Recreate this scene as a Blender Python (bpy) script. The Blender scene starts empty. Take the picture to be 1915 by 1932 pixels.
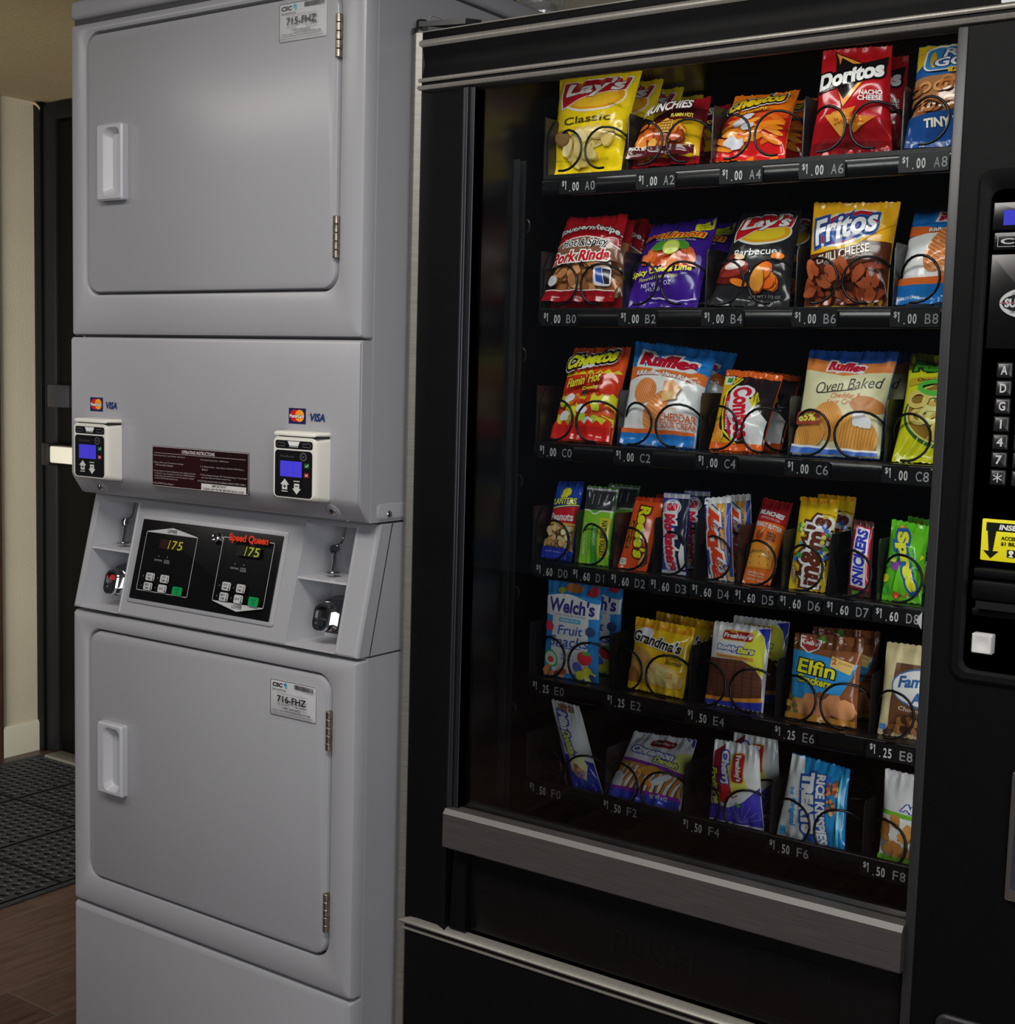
import bpy, bmesh, math, random
from mathutils import Vector, Matrix, noise
from mathutils.geometry import tessellate_polygon

# ------------------------------------------------------------------ camera, world, lights, exposure
scn = bpy.context.scene
C = scn.collection
cam_d = bpy.data.cameras.new('camera')
cam = bpy.data.objects.new('camera', cam_d)
C.objects.link(cam)
cam_d.sensor_fit = 'HORIZONTAL'
cam_d.sensor_width = 36.0
cam_d.lens = 36.0 * 2576.18 / 1915.0
cam_d.clip_start = 0.05
cam.location = (2.03953, -1.55157, 1.37)
cam.rotation_euler = (1.469913, -0.027686, 0.612378)
scn.camera = cam

scn.view_settings.view_transform = 'Standard'
scn.view_settings.look = 'None'
scn.view_settings.gamma = 1.0
scn.view_settings.use_curve_mapping = False
scn.view_settings.exposure = 0.0

world = bpy.data.worlds.new('world')
scn.world = world
world.use_nodes = True
_bg = world.node_tree.nodes['Background']
_bg.inputs[0].default_value = (0.80, 0.84, 1.0, 1)
_bg.inputs[1].default_value = 0.035


def area(name, loc, target, sx, sy, power, col):
    d = bpy.data.lights.new(name, 'AREA')
    d.shape = 'RECTANGLE'
    d.size, d.size_y = sx, sy
    d.energy = power
    d.color = col
    o = bpy.data.objects.new(name, d)
    C.objects.link(o)
    o.location = loc
    v = Vector(target) - Vector(loc)
    o.rotation_euler = v.to_track_quat('-Z', 'Y').to_euler()
    return o


# daylight from the shop windows behind and to the side of the camera, an added lamp narrowed onto the left alcove wall, ceiling fixtures
area('window_light', (4.6, -3.6, 1.6), (0.6, 0.0, 1.1), 2.6, 1.9, 88, (0.93, 0.96, 1.0))
area('ceiling_light', (-0.55, -1.15, 2.22), (-0.55, -1.15, 0.0), 1.2, 0.6, 11, (1.0, 0.95, 0.88))
area('ceiling_light', (1.20, -1.0, 2.22), (1.20, -1.0, 0.0), 1.3, 0.5, 29, (1.0, 0.97, 0.92))
alcove_fill = area('alcove_fill_light', (-1.0, -1.3, 0.95), (-1.75, 1.2, 1.1), 1.2, 1.5, 30, (1.0, 0.97, 0.88))
alcove_fill.data.spread = math.radians(95)

# ------------------------------------------------------------------ materials
MATS = {}


def lin(h):
    h = h.lstrip('#')
    out = []
    for i in (0, 2, 4):
        c = int(h[i:i + 2], 16) / 255.0
        out.append(c / 12.92 if c <= 0.04045 else ((c + 0.055) / 1.055) ** 2.4)
    return out + [1.0]


def mat(col, rough=0.4, metal=0.0, spec=0.5, emit=0.0, coat=0.0):
    key = (col, rough, metal, spec, emit, coat)
    if key in MATS:
        return MATS[key]
    m = bpy.data.materials.new('surface_' + col)
    m.use_nodes = True
    b = m.node_tree.nodes['Principled BSDF']
    b.inputs['Base Color'].default_value = lin(col)
    b.inputs['Roughness'].default_value = rough
    b.inputs['Metallic'].default_value = metal
    b.inputs['Specular IOR Level'].default_value = spec
    b.inputs['Coat Weight'].default_value = coat
    if emit:
        b.inputs['Emission Color'].default_value = lin(col)
        b.inputs['Emission Strength'].default_value = emit
    MATS[key] = m
    return m


def nodes_mat(name):
    m = bpy.data.materials.new(name)
    m.use_nodes = True
    nt = m.node_tree
    return m, nt, nt.nodes['Principled BSDF']


def add_bump(nt, b, scale, strength, dist=0.002, detail=3):
    tc = nt.nodes.new('ShaderNodeTexCoord')
    n = nt.nodes.new('ShaderNodeTexNoise')
    n.inputs['Scale'].default_value = scale
    n.inputs['Detail'].default_value = detail
    nt.links.new(tc.outputs['Object'], n.inputs['Vector'])
    bp = nt.nodes.new('ShaderNodeBump')
    bp.inputs['Strength'].default_value = strength
    bp.inputs['Distance'].default_value = dist
    nt.links.new(n.outputs['Fac'], bp.inputs['Height'])
    nt.links.new(bp.outputs['Normal'], b.inputs['Normal'])
    return n, tc


def noisy(name, c1, c2, rough, scale=20, bump=0.0, bscale=200, metal=0.0, stretch=(1, 1, 1), spec=0.5):
    m, nt, b = nodes_mat(name)
    tc = nt.nodes.new('ShaderNodeTexCoord')
    mp = nt.nodes.new('ShaderNodeMapping')
    mp.inputs['Scale'].default_value = stretch
    n = nt.nodes.new('ShaderNodeTexNoise')
    n.inputs['Scale'].default_value = scale
    n.inputs['Detail'].default_value = 5
    r = nt.nodes.new('ShaderNodeValToRGB')
    r.color_ramp.elements[0].position = 0.3
    r.color_ramp.elements[1].position = 0.7
    r.color_ramp.elements[0].color = lin(c1)
    r.color_ramp.elements[1].color = lin(c2)
    L = nt.links.new
    L(tc.outputs['Object'], mp.inputs['Vector'])
    L(mp.outputs['Vector'], n.inputs['Vector'])
    L(n.outputs['Fac'], r.inputs['Fac'])
    L(r.outputs['Color'], b.inputs['Base Color'])
    b.inputs['Roughness'].default_value = rough
    b.inputs['Metallic'].default_value = metal
    b.inputs['Specular IOR Level'].default_value = spec
    if bump:
        n2 = nt.nodes.new('ShaderNodeTexNoise')
        n2.inputs['Scale'].default_value = bscale
        n2.inputs['Detail'].default_value = 4
        L(mp.outputs['Vector'], n2.inputs['Vector'])
        bp = nt.nodes.new('ShaderNodeBump')
        bp.inputs['Strength'].default_value = bump
        bp.inputs['Distance'].default_value = 0.004
        L(n2.outputs['Fac'], bp.inputs['Height'])
        L(bp.outputs['Normal'], b.inputs['Normal'])
    return m


def glass_mat():
    m = bpy.data.materials.new('window_glass')
    m.use_nodes = True
    nt = m.node_tree
    for n in list(nt.nodes):
        nt.nodes.remove(n)
    out = nt.nodes.new('ShaderNodeOutputMaterial')
    mix = nt.nodes.new('ShaderNodeMixShader')
    tr = nt.nodes.new('ShaderNodeBsdfTransparent')
    tr.inputs[0].default_value = (0.93, 0.95, 0.95, 1)
    gl = nt.nodes.new('ShaderNodeBsdfGlossy')
    gl.inputs['Roughness'].default_value = 0.02
    fr = nt.nodes.new('ShaderNodeFresnel')
    fr.inputs['IOR'].default_value = 1.45
    L = nt.links.new
    L(fr.outputs[0], mix.inputs[0])
    L(tr.outputs[0], mix.inputs[1])
    L(gl.outputs[0], mix.inputs[2])
    L(mix.outputs[0], out.inputs[0])
    return m


def floor_mat():
    m, nt, b = nodes_mat('wood_look_plank_floor')
    L = nt.links.new
    tc = nt.nodes.new('ShaderNodeTexCoord')
    mp = nt.nodes.new('ShaderNodeMapping')
    mp.inputs['Rotation'].default_value = (0, 0, math.radians(90))
    mp.inputs['Location'].default_value = (0.18, 0.29, 0)
    br = nt.nodes.new('ShaderNodeTexBrick')
    br.offset = 0.37
    br.inputs['Scale'].default_value = 1.0
    br.inputs['Mortar Size'].default_value = 0.0025
    br.inputs['Mortar Smooth'].default_value = 0.1
    br.inputs['Brick Width'].default_value = 0.92
    br.inputs['Row Height'].default_value = 0.171
    br.inputs['Color1'].default_value = (0.25, 0.25, 0.25, 1)
    br.inputs['Color2'].default_value = (0.75, 0.75, 0.75, 1)
    br.inputs['Mortar'].default_value = (0, 0, 0, 1)
    L(tc.outputs['Object'], mp.inputs['Vector'])
    L(mp.outputs['Vector'], br.inputs['Vector'])
    g = nt.nodes.new('ShaderNodeMapping')
    g.inputs['Scale'].default_value = (26, 2.2, 1)
    L(tc.outputs['Object'], g.inputs['Vector'])
    n = nt.nodes.new('ShaderNodeTexNoise')
    n.inputs['Scale'].default_value = 2.2
    n.inputs['Detail'].default_value = 8
    n.inputs['Roughness'].default_value = 0.75
    L(g.outputs['Vector'], n.inputs['Vector'])
    add = nt.nodes.new('ShaderNodeMath')
    add.operation = 'MULTIPLY_ADD'
    add.inputs[1].default_value = 0.35
    L(br.outputs['Color'], add.inputs[0])
    L(n.outputs['Fac'], add.inputs[2])
    r = nt.nodes.new('ShaderNodeValToRGB')
    r.color_ramp.elements[0].position = 0.45
    r.color_ramp.elements[1].position = 0.80
    r.color_ramp.elements[0].color = lin('281d19')
    r.color_ramp.elements[1].color = lin('5f483e')
    L(add.outputs[0], r.inputs['Fac'])
    mx = nt.nodes.new('ShaderNodeMixRGB')
    mx.inputs['Color2'].default_value = lin('5c5048')
    L(br.outputs['Fac'], mx.inputs['Fac'])
    L(r.outputs['Color'], mx.inputs['Color1'])
    L(mx.outputs['Color'], b.inputs['Base Color'])
    b.inputs['Roughness'].default_value = 0.38
    bp = nt.nodes.new('ShaderNodeBump')
    bp.inputs['Strength'].default_value = 0.25
    bp.inputs['Distance'].default_value = 0.003
    sub = nt.nodes.new('ShaderNodeMath')
    sub.operation = 'SUBTRACT'
    L(n.outputs['Fac'], sub.inputs[0])
    L(br.outputs['Fac'], sub.inputs[1])
    L(sub.outputs[0], bp.inputs['Height'])
    L(bp.outputs['Normal'], b.inputs['Normal'])
    return m


ENAMEL = noisy('white_enamel', '98989c', '9c9ca0', 0.28, 3)
ENAMEL2 = noisy('white_plastic', 'acacb0', 'b0b0b4', 0.36, 3)
BLACK = noisy('black_powder_coat', '070708', '09090a', 0.5, 60, 0.12, 900, spec=0.14)
BLACKG = mat('0c0c0d', 0.22)
LINER = mat('0e0e0f', 0.28)
TRAYM = noisy('dark_tray_metal', '1b1a1b', '212021', 0.35, 30)
SILVER = noisy('brushed_aluminium', '7d7a74', '8b8882', 0.4, 8, metal=0.6, stretch=(1, 1, 60))
SILVERH = noisy('brushed_aluminium_rail', '8c8880', '98948c', 0.36, 8, metal=0.5, stretch=(60, 1, 1))
GREYBAR = noisy('grey_painted_bar', '474443', '524f4e', 0.45, 14, metal=0.3, stretch=(1, 1, 30))
CHROME = mat('c9c9cc', 0.08, 1.0)
STEEL = noisy('hinge_steel', '6f655a', 'a39a8e', 0.35, 160, metal=0.9)
COILM = mat('141416', 0.25, 0.35)
GLASS = glass_mat()


# ------------------------------------------------------------------ mesh collector
def rrect(x0, x1, z0, z1, r, n=6):
    r = max(1e-5, min(r, (x1 - x0) / 2 - 1e-5, (z1 - z0) / 2 - 1e-5))
    pts = []
    for cx, cz, a0 in ((x1 - r, z1 - r, 0), (x0 + r, z1 - r, 90), (x0 + r, z0 + r, 180), (x1 - r, z0 + r, 270)):
        for k in range(n + 1):
            a = math.radians(a0 + 90.0 * k / n)
            pts.append((cx + r * math.cos(a), cz + r * math.sin(a)))
    return pts


_box_cache = {}


class MB:
    def __init__(s):
        s.v, s.f, s.mi, s.mats = [], [], [], []

    def m(s, material):
        if material not in s.mats:
            s.mats.append(material)
        return s.mats.index(material)

    def add(s, verts, faces, material, xf=None):
        k = len(s.v)
        i = s.m(material)
        if xf:
            verts = [xf(*p) for p in verts]
        s.v += [tuple(p) for p in verts]
        for f in faces:
            s.f.append([k + a for a in f])
            s.mi.append(i)
        return s

    def box(s, x0, x1, y0, y1, z0, z1, material, r=0.0, seg=2, xf=None):
        if r <= 0:
            vs = [(x, y, z) for x in (x0, x1) for y in (y0, y1) for z in (z0, z1)]
            fs = [(0, 1, 3, 2), (4, 6, 7, 5), (0, 4, 5, 1), (2, 3, 7, 6), (0, 2, 6, 4), (1, 5, 7, 3)]
            return s.add(vs, fs, material, xf)
        bm = bmesh.new()
        bmesh.ops.create_cube(bm, size=1.0)
        for v in bm.verts:
            v.co = Vector(((v.co.x + .5) * (x1 - x0) + x0, (v.co.y + .5) * (y1 - y0) + y0, (v.co.z + .5) * (z1 - z0) + z0))
        bmesh.ops.bevel(bm, geom=bm.edges[:], offset=r, segments=seg, affect='EDGES', profile=0.5)
        bm.verts.index_update()
        vs = [tuple(v.co) for v in bm.verts]
        fs = [[v.index for v in f.verts] for f in bm.faces]
        bm.free()
        return s.add(vs, fs, material, xf)

    def prism(s, prof, a, b, material, axis='x'):
        """profile extruded along an axis; prof is (y,z) for x, (x,z) for y, (x,y) for z"""
        def P(p, t):
            return {'x': (t, p[0], p[1]), 'y': (p[0], t, p[1]), 'z': (p[0], p[1], t)}[axis]
        n = len(prof)
        vs = [P(p, a) for p in prof] + [P(p, b) for p in prof]
        fs = [(i, (i + 1) % n, n + (i + 1) % n, n + i) for i in range(n)]
        tri = tessellate_polygon([[Vector((p[0], p[1], 0)) for p in prof]])
        fs += [tuple(t) for t in tri] + [tuple(n + i for i in reversed(t)) for t in tri]
        return s.add(vs, fs, material)

    def loft(s, rings, material, cap0=False, cap1=True, n=6, xf=None):
        """rings: (x0,x1,z0,z1,r,y)"""
        vs, fs = [], []
        for (x0, x1, z0, z1, r, y) in rings:
            vs += [(p[0], y, p[1]) for p in rrect(x0, x1, z0, z1, r, n)]
        k = 4 * (n + 1)
        for j in range(len(rings) - 1):
            for i in range(k):
                fs.append((j * k + i, j * k + (i + 1) % k, (j + 1) * k + (i + 1) % k, (j + 1) * k + i))
        if cap0:
            fs.append(tuple(reversed(range(k))))
        if cap1:
            fs.append(tuple((len(rings) - 1) * k + i for i in range(k)))
        return s.add(vs, fs, material, xf)

    def slab(s, x0, x1, z0, z1, r, yf, yb, ch, material, xf=None, n=6):
        """rounded plate: back at yb, front (towards -y) at yf, softened front edge"""
        c = ch
        return s.loft([(x0, x1, z0, z1, r, yb), (x0, x1, z0, z1, r, yf + c),
                       (x0 + c * .3, x1 - c * .3, z0 + c * .3, z1 - c * .3, r - c * .3, yf + c * .3),
                       (x0 + c, x1 - c, z0 + c, z1 - c, r - c, yf)], material, cap0=True, n=n, xf=xf)

    def tube(s, path, rad, material, sides=8, caps=True):
        vs, fs = [], []
        n = len(path)
        P = [Vector(p) for p in path]
        up = Vector((0.13, 0.21, 0.97))
        for i in range(n):
            t = (P[min(i + 1, n - 1)] - P[max(i - 1, 0)]).normalized()
            a = t.cross(up)
            if a.length < 1e-4:
                a = t.cross(Vector((1, 0, 0)))
            a.normalize()
            b = t.cross(a).normalized()
            up = b if b.dot(up) > 0 else -b
            b = up
            a = b.cross(t).normalized()
            rr = rad[i] if isinstance(rad, (list, tuple)) else rad
            for k in range(sides):
                q = 2 * math.pi * k / sides
                vs.append(tuple(P[i] + (a * math.cos(q) + b * math.sin(q)) * rr))
        for i in range(n - 1):
            for k in range(sides):
                fs.append((i * sides + k, i * sides + (k + 1) % sides, (i + 1) * sides + (k + 1) % sides, (i + 1) * sides + k))
        if caps:
            fs.append(tuple(reversed(range(sides))))
            fs.append(tuple((n - 1) * sides + k for k in range(sides)))
        return s.add(vs, fs, material)

    def lathe(s, prof, origin, axis, material, n=20):
        """prof: (radius, height along axis)"""
        ax = Vector(axis).normalized()
        a = ax.cross(Vector((0.3, 0.2, 0.9))).normalized()
        b = ax.cross(a)
        o = Vector(origin)
        vs, fs = [], []
        for r, h in prof:
            for k in range(n):
                q = 2 * math.pi * k / n
                vs.append(tuple(o + ax * h + (a * math.cos(q) + b * math.sin(q)) * max(r, 1e-5)))
        for j in range(len(prof) - 1):
            for k in range(n):
                fs.append((j * n + k, j * n + (k + 1) % n, (j + 1) * n + (k + 1) % n, (j + 1) * n + k))
        fs.append(tuple(reversed(range(n))))
        fs.append(tuple((len(prof) - 1) * n + k for k in range(n)))
        return s.add(vs, fs, material)

    def build(s, name, parent=None, origin=(0, 0, 0), sharp=32):
        me = bpy.data.meshes.new(name)
        o = Vector(origin)
        me.from_pydata([tuple(Vector(p) - o) for p in s.v], [], s.f)
        for m_ in s.mats:
            me.materials.append(m_)
        me.polygons.foreach_set('material_index', s.mi)
        me.update()
        if not s.no_fix:
            bm = bmesh.new()
            bm.from_mesh(me)
            bmesh.ops.recalc_face_normals(bm, faces=bm.faces)
            bm.to_mesh(me)
            bm.free()
        me.shade_smooth()
        me.set_sharp_from_angle(angle=math.radians(sharp))
        ob = bpy.data.objects.new(name, me)
        C.objects.link(ob)
        ob.location = o
        if parent is not None:
            ob.parent = parent
            # every parent's frame is a pure translation
            ob.location = o - world_loc(parent)
        return ob
    no_fix = False


def world_loc(o):
    l = Vector(o.location)
    while o.parent is not None:
        o = o.parent
        l += Vector(o.location)
    return l


def tag(o, label, cat, group=None, kind=None):
    if label:
        o['label'] = label
    if cat:
        o['category'] = cat
    if group:
        o['group'] = group
    if kind:
        o['kind'] = kind
    return o


def thing(name, loc, label, cat, group=None):
    o = bpy.data.objects.new(name, None)
    o.empty_display_size = 0.05
    C.objects.link(o)
    o.location = loc
    return tag(o, label, cat, group)


def struct(o):
    o['kind'] = 'structure'
    return o


# ------------------------------------------------------------------ flat artwork and lettering
_txt = {}


def glyphs(s, bold):
    key = (s, round(bold, 4))
    if key in _txt:
        return _txt[key]
    cu = bpy.data.curves.new('lettering', 'FONT')
    cu.body = s
    cu.size = 1.0
    cu.offset = bold
    cu.resolution_u = 3 if len(s) < 14 else 2
    ob = bpy.data.objects.new('lettering', cu)
    C.objects.link(ob)
    dg = bpy.context.evaluated_depsgraph_get()
    me = ob.evaluated_get(dg).to_mesh()
    vs = [(v.co.x, v.co.y) for v in me.vertices]
    fs = [tuple(p.vertices) for p in me.polygons]
    ob.evaluated_get(dg).to_mesh_clear()
    bpy.data.objects.remove(ob)
    bpy.data.curves.remove(cu)
    xs = [p[0] for p in vs] or [0, 1]
    ys = [p[1] for p in vs] or [0, 1]
    _txt[key] = (vs, fs, (min(xs), max(xs), min(ys), max(ys)))
    return _txt[key]


class Art:
    """flat coloured shapes in a 0..1 square that is W x H metres"""

    def __init__(s, W, H):
        s.W, s.H = W, H
        s.items = []

    def raw(s, vs, fs, c):
        s.items.append((vs, fs, c))

    def poly(s, pts, c):
        tri = tessellate_polygon([[Vector((p[0], p[1], 0)) for p in pts]])
        s.raw(list(pts), [tuple(t) for t in tri], c)

    def rect(s, u0, v0, u1, v1, c):
        s.raw([(u0, v0), (u1, v0), (u1, v1), (u0, v1)], [(0, 1, 2), (0, 2, 3)], c)

    def rr(s, u0, v0, u1, v1, r, c):
        """rounded rectangle, r in metres"""
        W, H = s.W, s.H
        pts = [(p[0] / W, p[1] / H) for p in rrect(u0 * W, u1 * W, v0 * H, v1 * H, r, 4)]
        s.raw(pts, [tuple(range(len(pts)))], c)

    def rro(s, u0, v0, u1, v1, r, t, c):
        """rounded outline of thickness t (metres)"""
        W, H = s.W, s.H
        A = [(p[0] / W, p[1] / H) for p in rrect(u0 * W, u1 * W, v0 * H, v1 * H, r, 4)]
        B = [(p[0] / W, p[1] / H) for p in rrect(u0 * W + t, u1 * W - t, v0 * H + t, v1 * H - t, max(r - t, 1e-4), 4)]
        n = len(A)
        s.raw(A + B, [(i, (i + 1) % n, n + (i + 1) % n, n + i) for i in range(n)], c)

    def ell(s, cu, cv, ru, rv, c, rot=0, n=24, jag=0, rnd=None):
        ca, sa = math.cos(math.radians(rot)), math.sin(math.radians(rot))
        pts = []
        for k in range(n):
            a = 2 * math.pi * k / n
            f = 1 + (rnd.uniform(-jag, jag) if jag else 0)
            x, y = ru * s.W * math.cos(a) * f, rv * s.H * math.sin(a) * f
            pts.append((cu + (x * ca - y * sa) / s.W, cv + (x * sa + y * ca) / s.H))
        pts.append((cu, cv))
        s.raw(pts, [(n, k, (k + 1) % n) for k in range(n)], c)

    def ring(s, cu, cv, ru, rv, t, c, n=28):
        pts = []
        for q in (0, 1):
            for k in range(n):
                a = 2 * math.pi * k / n
                pts.append((cu + (ru - q * t / s.W) * math.cos(a), cv + (rv - q * t / s.H) * math.sin(a)))
        s.raw(pts, [(k, (k + 1) % n, n + (k + 1) % n, n + k) for k in range(n)], c)

    def band(s, top, bot, c, n=10, u0=0.0, u1=1.0):
        """strip between two v functions of u"""
        pts, fs = [], []
        for k in range(n + 1):
            u = u0 + (u1 - u0) * k / n
            pts += [(u, bot(u)), (u, top(u))]
        for k in range(n):
            fs.append((2 * k, 2 * k + 2, 2 * k + 3, 2 * k + 1))
        s.raw(pts, fs, c)

    def line(s, pts, t, c):
        vs, fs = [], []
        for i, p in enumerate(pts):
            a, b = pts[max(i - 1, 0)], pts[min(i + 1, len(pts) - 1)]
            dx, dy = (b[0] - a[0]) * s.W, (b[1] - a[1]) * s.H
            l = math.hypot(dx, dy) or 1
            nx, ny = -dy / l * t / 2, dx / l * t / 2
            vs += [(p[0] + nx / s.W, p[1] + ny / s.H), (p[0] - nx / s.W, p[1] - ny / s.H)]
        for i in range(len(pts) - 1):
            fs.append((2 * i, 2 * i + 1, 2 * i + 3, 2 * i + 2))
        s.raw(vs, fs, c)

    def text(s, body, cu, cv, w, h, c, rot=0, shear=0.0, bold=0.0, out=None, ow=0.07, arch=0.0, grow=0.0, align='c'):
        """lettering fitted to a box; for rot beyond 45 degrees w is a share of the height, h of the width.
        w = None keeps the natural width"""
        base = glyphs(body, bold)
        x0, x1, y0, y1 = base[2]
        up = abs(rot) > 45
        bh = h * (s.W if up else s.H)
        bw = w * (s.H if up else s.W) if w else bh * (x1 - x0) / max(y1 - y0, 1e-6)
        ca, sa = math.cos(math.radians(rot)), math.sin(math.radians(rot))

        def place(vs):
            res = []
            for x, y in vs:
                fx = (x - (x0 + x1) / 2) / (x1 - x0)
                fy = (y - (y0 + y1) / 2) / (y1 - y0)
                k = 1 + grow * fx
                px = fx * bw + shear * fy * bh
                py = fy * bh * k + arch * bh * (1 - 4 * fx * fx)
                if align == 'l':
                    px += bw / 2
                res.append((cu + (px * ca - py * sa) / s.W, cv + (px * sa + py * ca) / s.H))
            return res
        if out:
            for col, wd in (out if isinstance(out, list) else [(out, ow)]):
                g = glyphs(body, bold + wd)
                s.raw(place(g[0]), g[1], col)
        s.raw(place(base[0]), base[1], c)

    def blobs(s, u0, v0, u1, v1, n, cols, ru, rv, seed, jag=0.15, shade=None):
        rnd = random.Random(seed)
        for _ in range(n):
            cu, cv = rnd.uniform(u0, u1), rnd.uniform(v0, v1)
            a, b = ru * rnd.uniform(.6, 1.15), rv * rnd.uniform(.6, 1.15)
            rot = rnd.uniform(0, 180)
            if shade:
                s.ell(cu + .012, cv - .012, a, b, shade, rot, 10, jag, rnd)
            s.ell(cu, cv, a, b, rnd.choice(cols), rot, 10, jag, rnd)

    def emit(s, mb, fn, step=0.00012, base=0.0003, maxe=None, rough=0.35, spec=0.5, glow=None):
        """fn(u, v, offset) -> point"""
        for i, (vs, fs, c) in enumerate(s.items):
            vs = [(min(max(p[0], 0.004), 0.996), min(max(p[1], 0.004), 0.996)) for p in vs]
            if maxe:
                vs, fs = split(vs, fs, maxe / s.W, maxe / s.H)
            off = base + step * i
            if glow and c in glow:
                material = mat(c, 0.4, emit=glow[c])
            else:
                material = mat(c, rough, spec=spec)
            mb.add([fn(p[0], p[1], off) for p in vs], fs, material)


def split(vs, fs, eu, ev):
    """split triangles until every edge is shorter than the limit, shared edges split alike"""
    vs = list(vs)
    tris = []
    for f in fs:
        for k in range(1, len(f) - 1):
            tris.append((f[0], f[k], f[k + 1]))
    mid = {}

    def long(a, b):
        return ((vs[a][0] - vs[b][0]) / eu) ** 2 + ((vs[a][1] - vs[b][1]) / ev) ** 2 > 1.0

    def M(a, b):
        k = (a, b) if a < b else (b, a)
        if k not in mid:
            mid[k] = len(vs)
            vs.append(((vs[a][0] + vs[b][0]) / 2, (vs[a][1] + vs[b][1]) / 2))
        return mid[k]
    for _ in range(6):
        new, changed = [], False
        for (a, b, c) in tris:
            sp = [long(a, b), long(b, c), long(c, a)]
            n = sum(sp)
            if n == 0:
                new.append((a, b, c))
                continue
            changed = True
            if n == 3:
                d, e, f = M(a, b), M(b, c), M(c, a)
                new += [(a, d, f), (d, b, e), (f, e, c), (d, e, f)]
            elif n == 2:
                while sp[2]:
                    a, b, c = b, c, a
                    sp = sp[1:] + sp[:1]
                d, e = M(a, b), M(b, c)
                new += [(a, d, e), (a, e, c), (d, b, e)]
            else:
                while not sp[0]:
                    a, b, c = b, c, a
                    sp = sp[1:] + sp[:1]
                d = M(a, b)
                new += [(a, d, c), (d, b, c)]
        tris = new
        if not changed:
            break
    return vs, tris


def flat(x0, x1, z0, z1, y, xf=None):
    """mapping of artwork onto an upright rectangle facing -y"""
    def fn(u, v, off):
        p = (x0 + (x1 - x0) * u, y - off, z0 + (z1 - z0) * v)
        return xf(*p) if xf else p
    return fn

# ------------------------------------------------------------------ the room
WALL = noisy('cream_stucco', 'b9b09a', 'c2b9a3', 0.85, 3, 0.22, 190)
CEIL = noisy('tan_plaster', '90805f', '968663', 0.9, 2, 0.3, 60)
FLOOR = floor_mat()
BASEB = mat('c9c4b2', 0.5)
DARKW = noisy('brown_stained_wood', '4a3524', '5d4430', 0.5, 12, stretch=(8, 8, 1))

struct(MB().box(-4.0, 6.0, -6.0, 2.0, -0.05, 0.0, FLOOR).build('floor'))
struct(MB().box(-4.0, 2.6, -1.9, 2.0, 2.24, 2.30, CEIL).build('ceiling'))
struct(MB().box(-2.135, -2.015, 1.243, 1.50, 0.0, 2.24, WALL).build('wall_left'))
struct(MB().box(-0.30, 2.60, 1.05, 1.15, 0.0, 2.24, WALL).build('wall_back'))
struct(MB().box(-0.42, -0.30, 1.05, 1.50, 0.0, 2.24, WALL).build('wall_right'))
struct(MB().box(-2.15, -2.003, 1.10, 1.243, 0.0, 2.24, DARKW, 0.004).build('trim_1'))
struct(MB().box(0.232, 0.285, 1.00, 1.05, 0.0, 2.24, DARKW, 0.004).build('trim_2'))
struct(MB().prism([(-2.015, 0.0), (-2.003, 0.0), (-2.003, 0.098), (-2.008, 0.108), (-2.015, 0.108)], 1.243, 1.385, BASEB, 'y').build('baseboard_left'))

DOORM = mat('0a0a0b', 0.45, spec=.2)
DOORL = mat('131316', 0.5, spec=.2)
dr = struct(MB().box(-1.90, -0.55, 1.40, 1.44, 0.012, 2.17, mat('040404', 0.5, spec=.1), 0.003)
            .box(-2.015, -1.978, 1.385, 1.47, 0, 2.235, DOORM, 0.003)
            .box(-1.978, -1.905, 1.392, 1.45, 0, 2.235, DOORL, 0.012)
            .box(-1.905, -0.50, 1.392, 1.45, 2.175, 2.235, DOORM, 0.003)
            .box(-0.56, -0.42, 1.392, 1.45, 0, 2.235, DOORM, 0.003).build('door_1'))
MB().box(-1.87, -0.60, 1.335, 1.392, 1.028, 1.086, mat('d9d5c6', 0.4), 0.006).build('push_bar', dr)
MB().box(-1.905, -1.868, 1.328, 1.40, 1.018, 1.094, mat('1c1b1a', 0.35), 0.006).build('push_bar_end_cap', dr)
MB().box(-1.895, -1.78, 1.345, 1.40, 1.215, 1.292, mat('26262a', 0.4), 0.006).build('latch_box', dr)
MB().box(-1.90, -0.5, 1.33, 1.40, 0.0, 0.014, mat('8f8b80', 0.4, 0.5), 0.003).build('threshold', dr)

_tp = [(-2.012 + 0.075 * t, 1.375 - 0.02 * t, 2.233 - 0.028 * t * t) for t in (0, .2, .4, .6, .8, 1)]
_tv = [(p[0], p[1] + dy, p[2] + dz) for p in _tp for dy, dz in ((0, 0.0045), (0, -0.0045), (0.0008, -0.0045), (0.0008, 0.0045))]
_tf = [(4 * i + a, 4 * i + (a + 1) % 4, 4 * i + 4 + (a + 1) % 4, 4 * i + 4 + a) for i in range(5) for a in range(4)]
tag(MB().add(_tv, _tf, mat('a58d6a', 0.7)).build('tape_strip', origin=_tp[0]),
    'torn beige strip of tape hanging at the top corner of the black exit door', 'tape')


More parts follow.
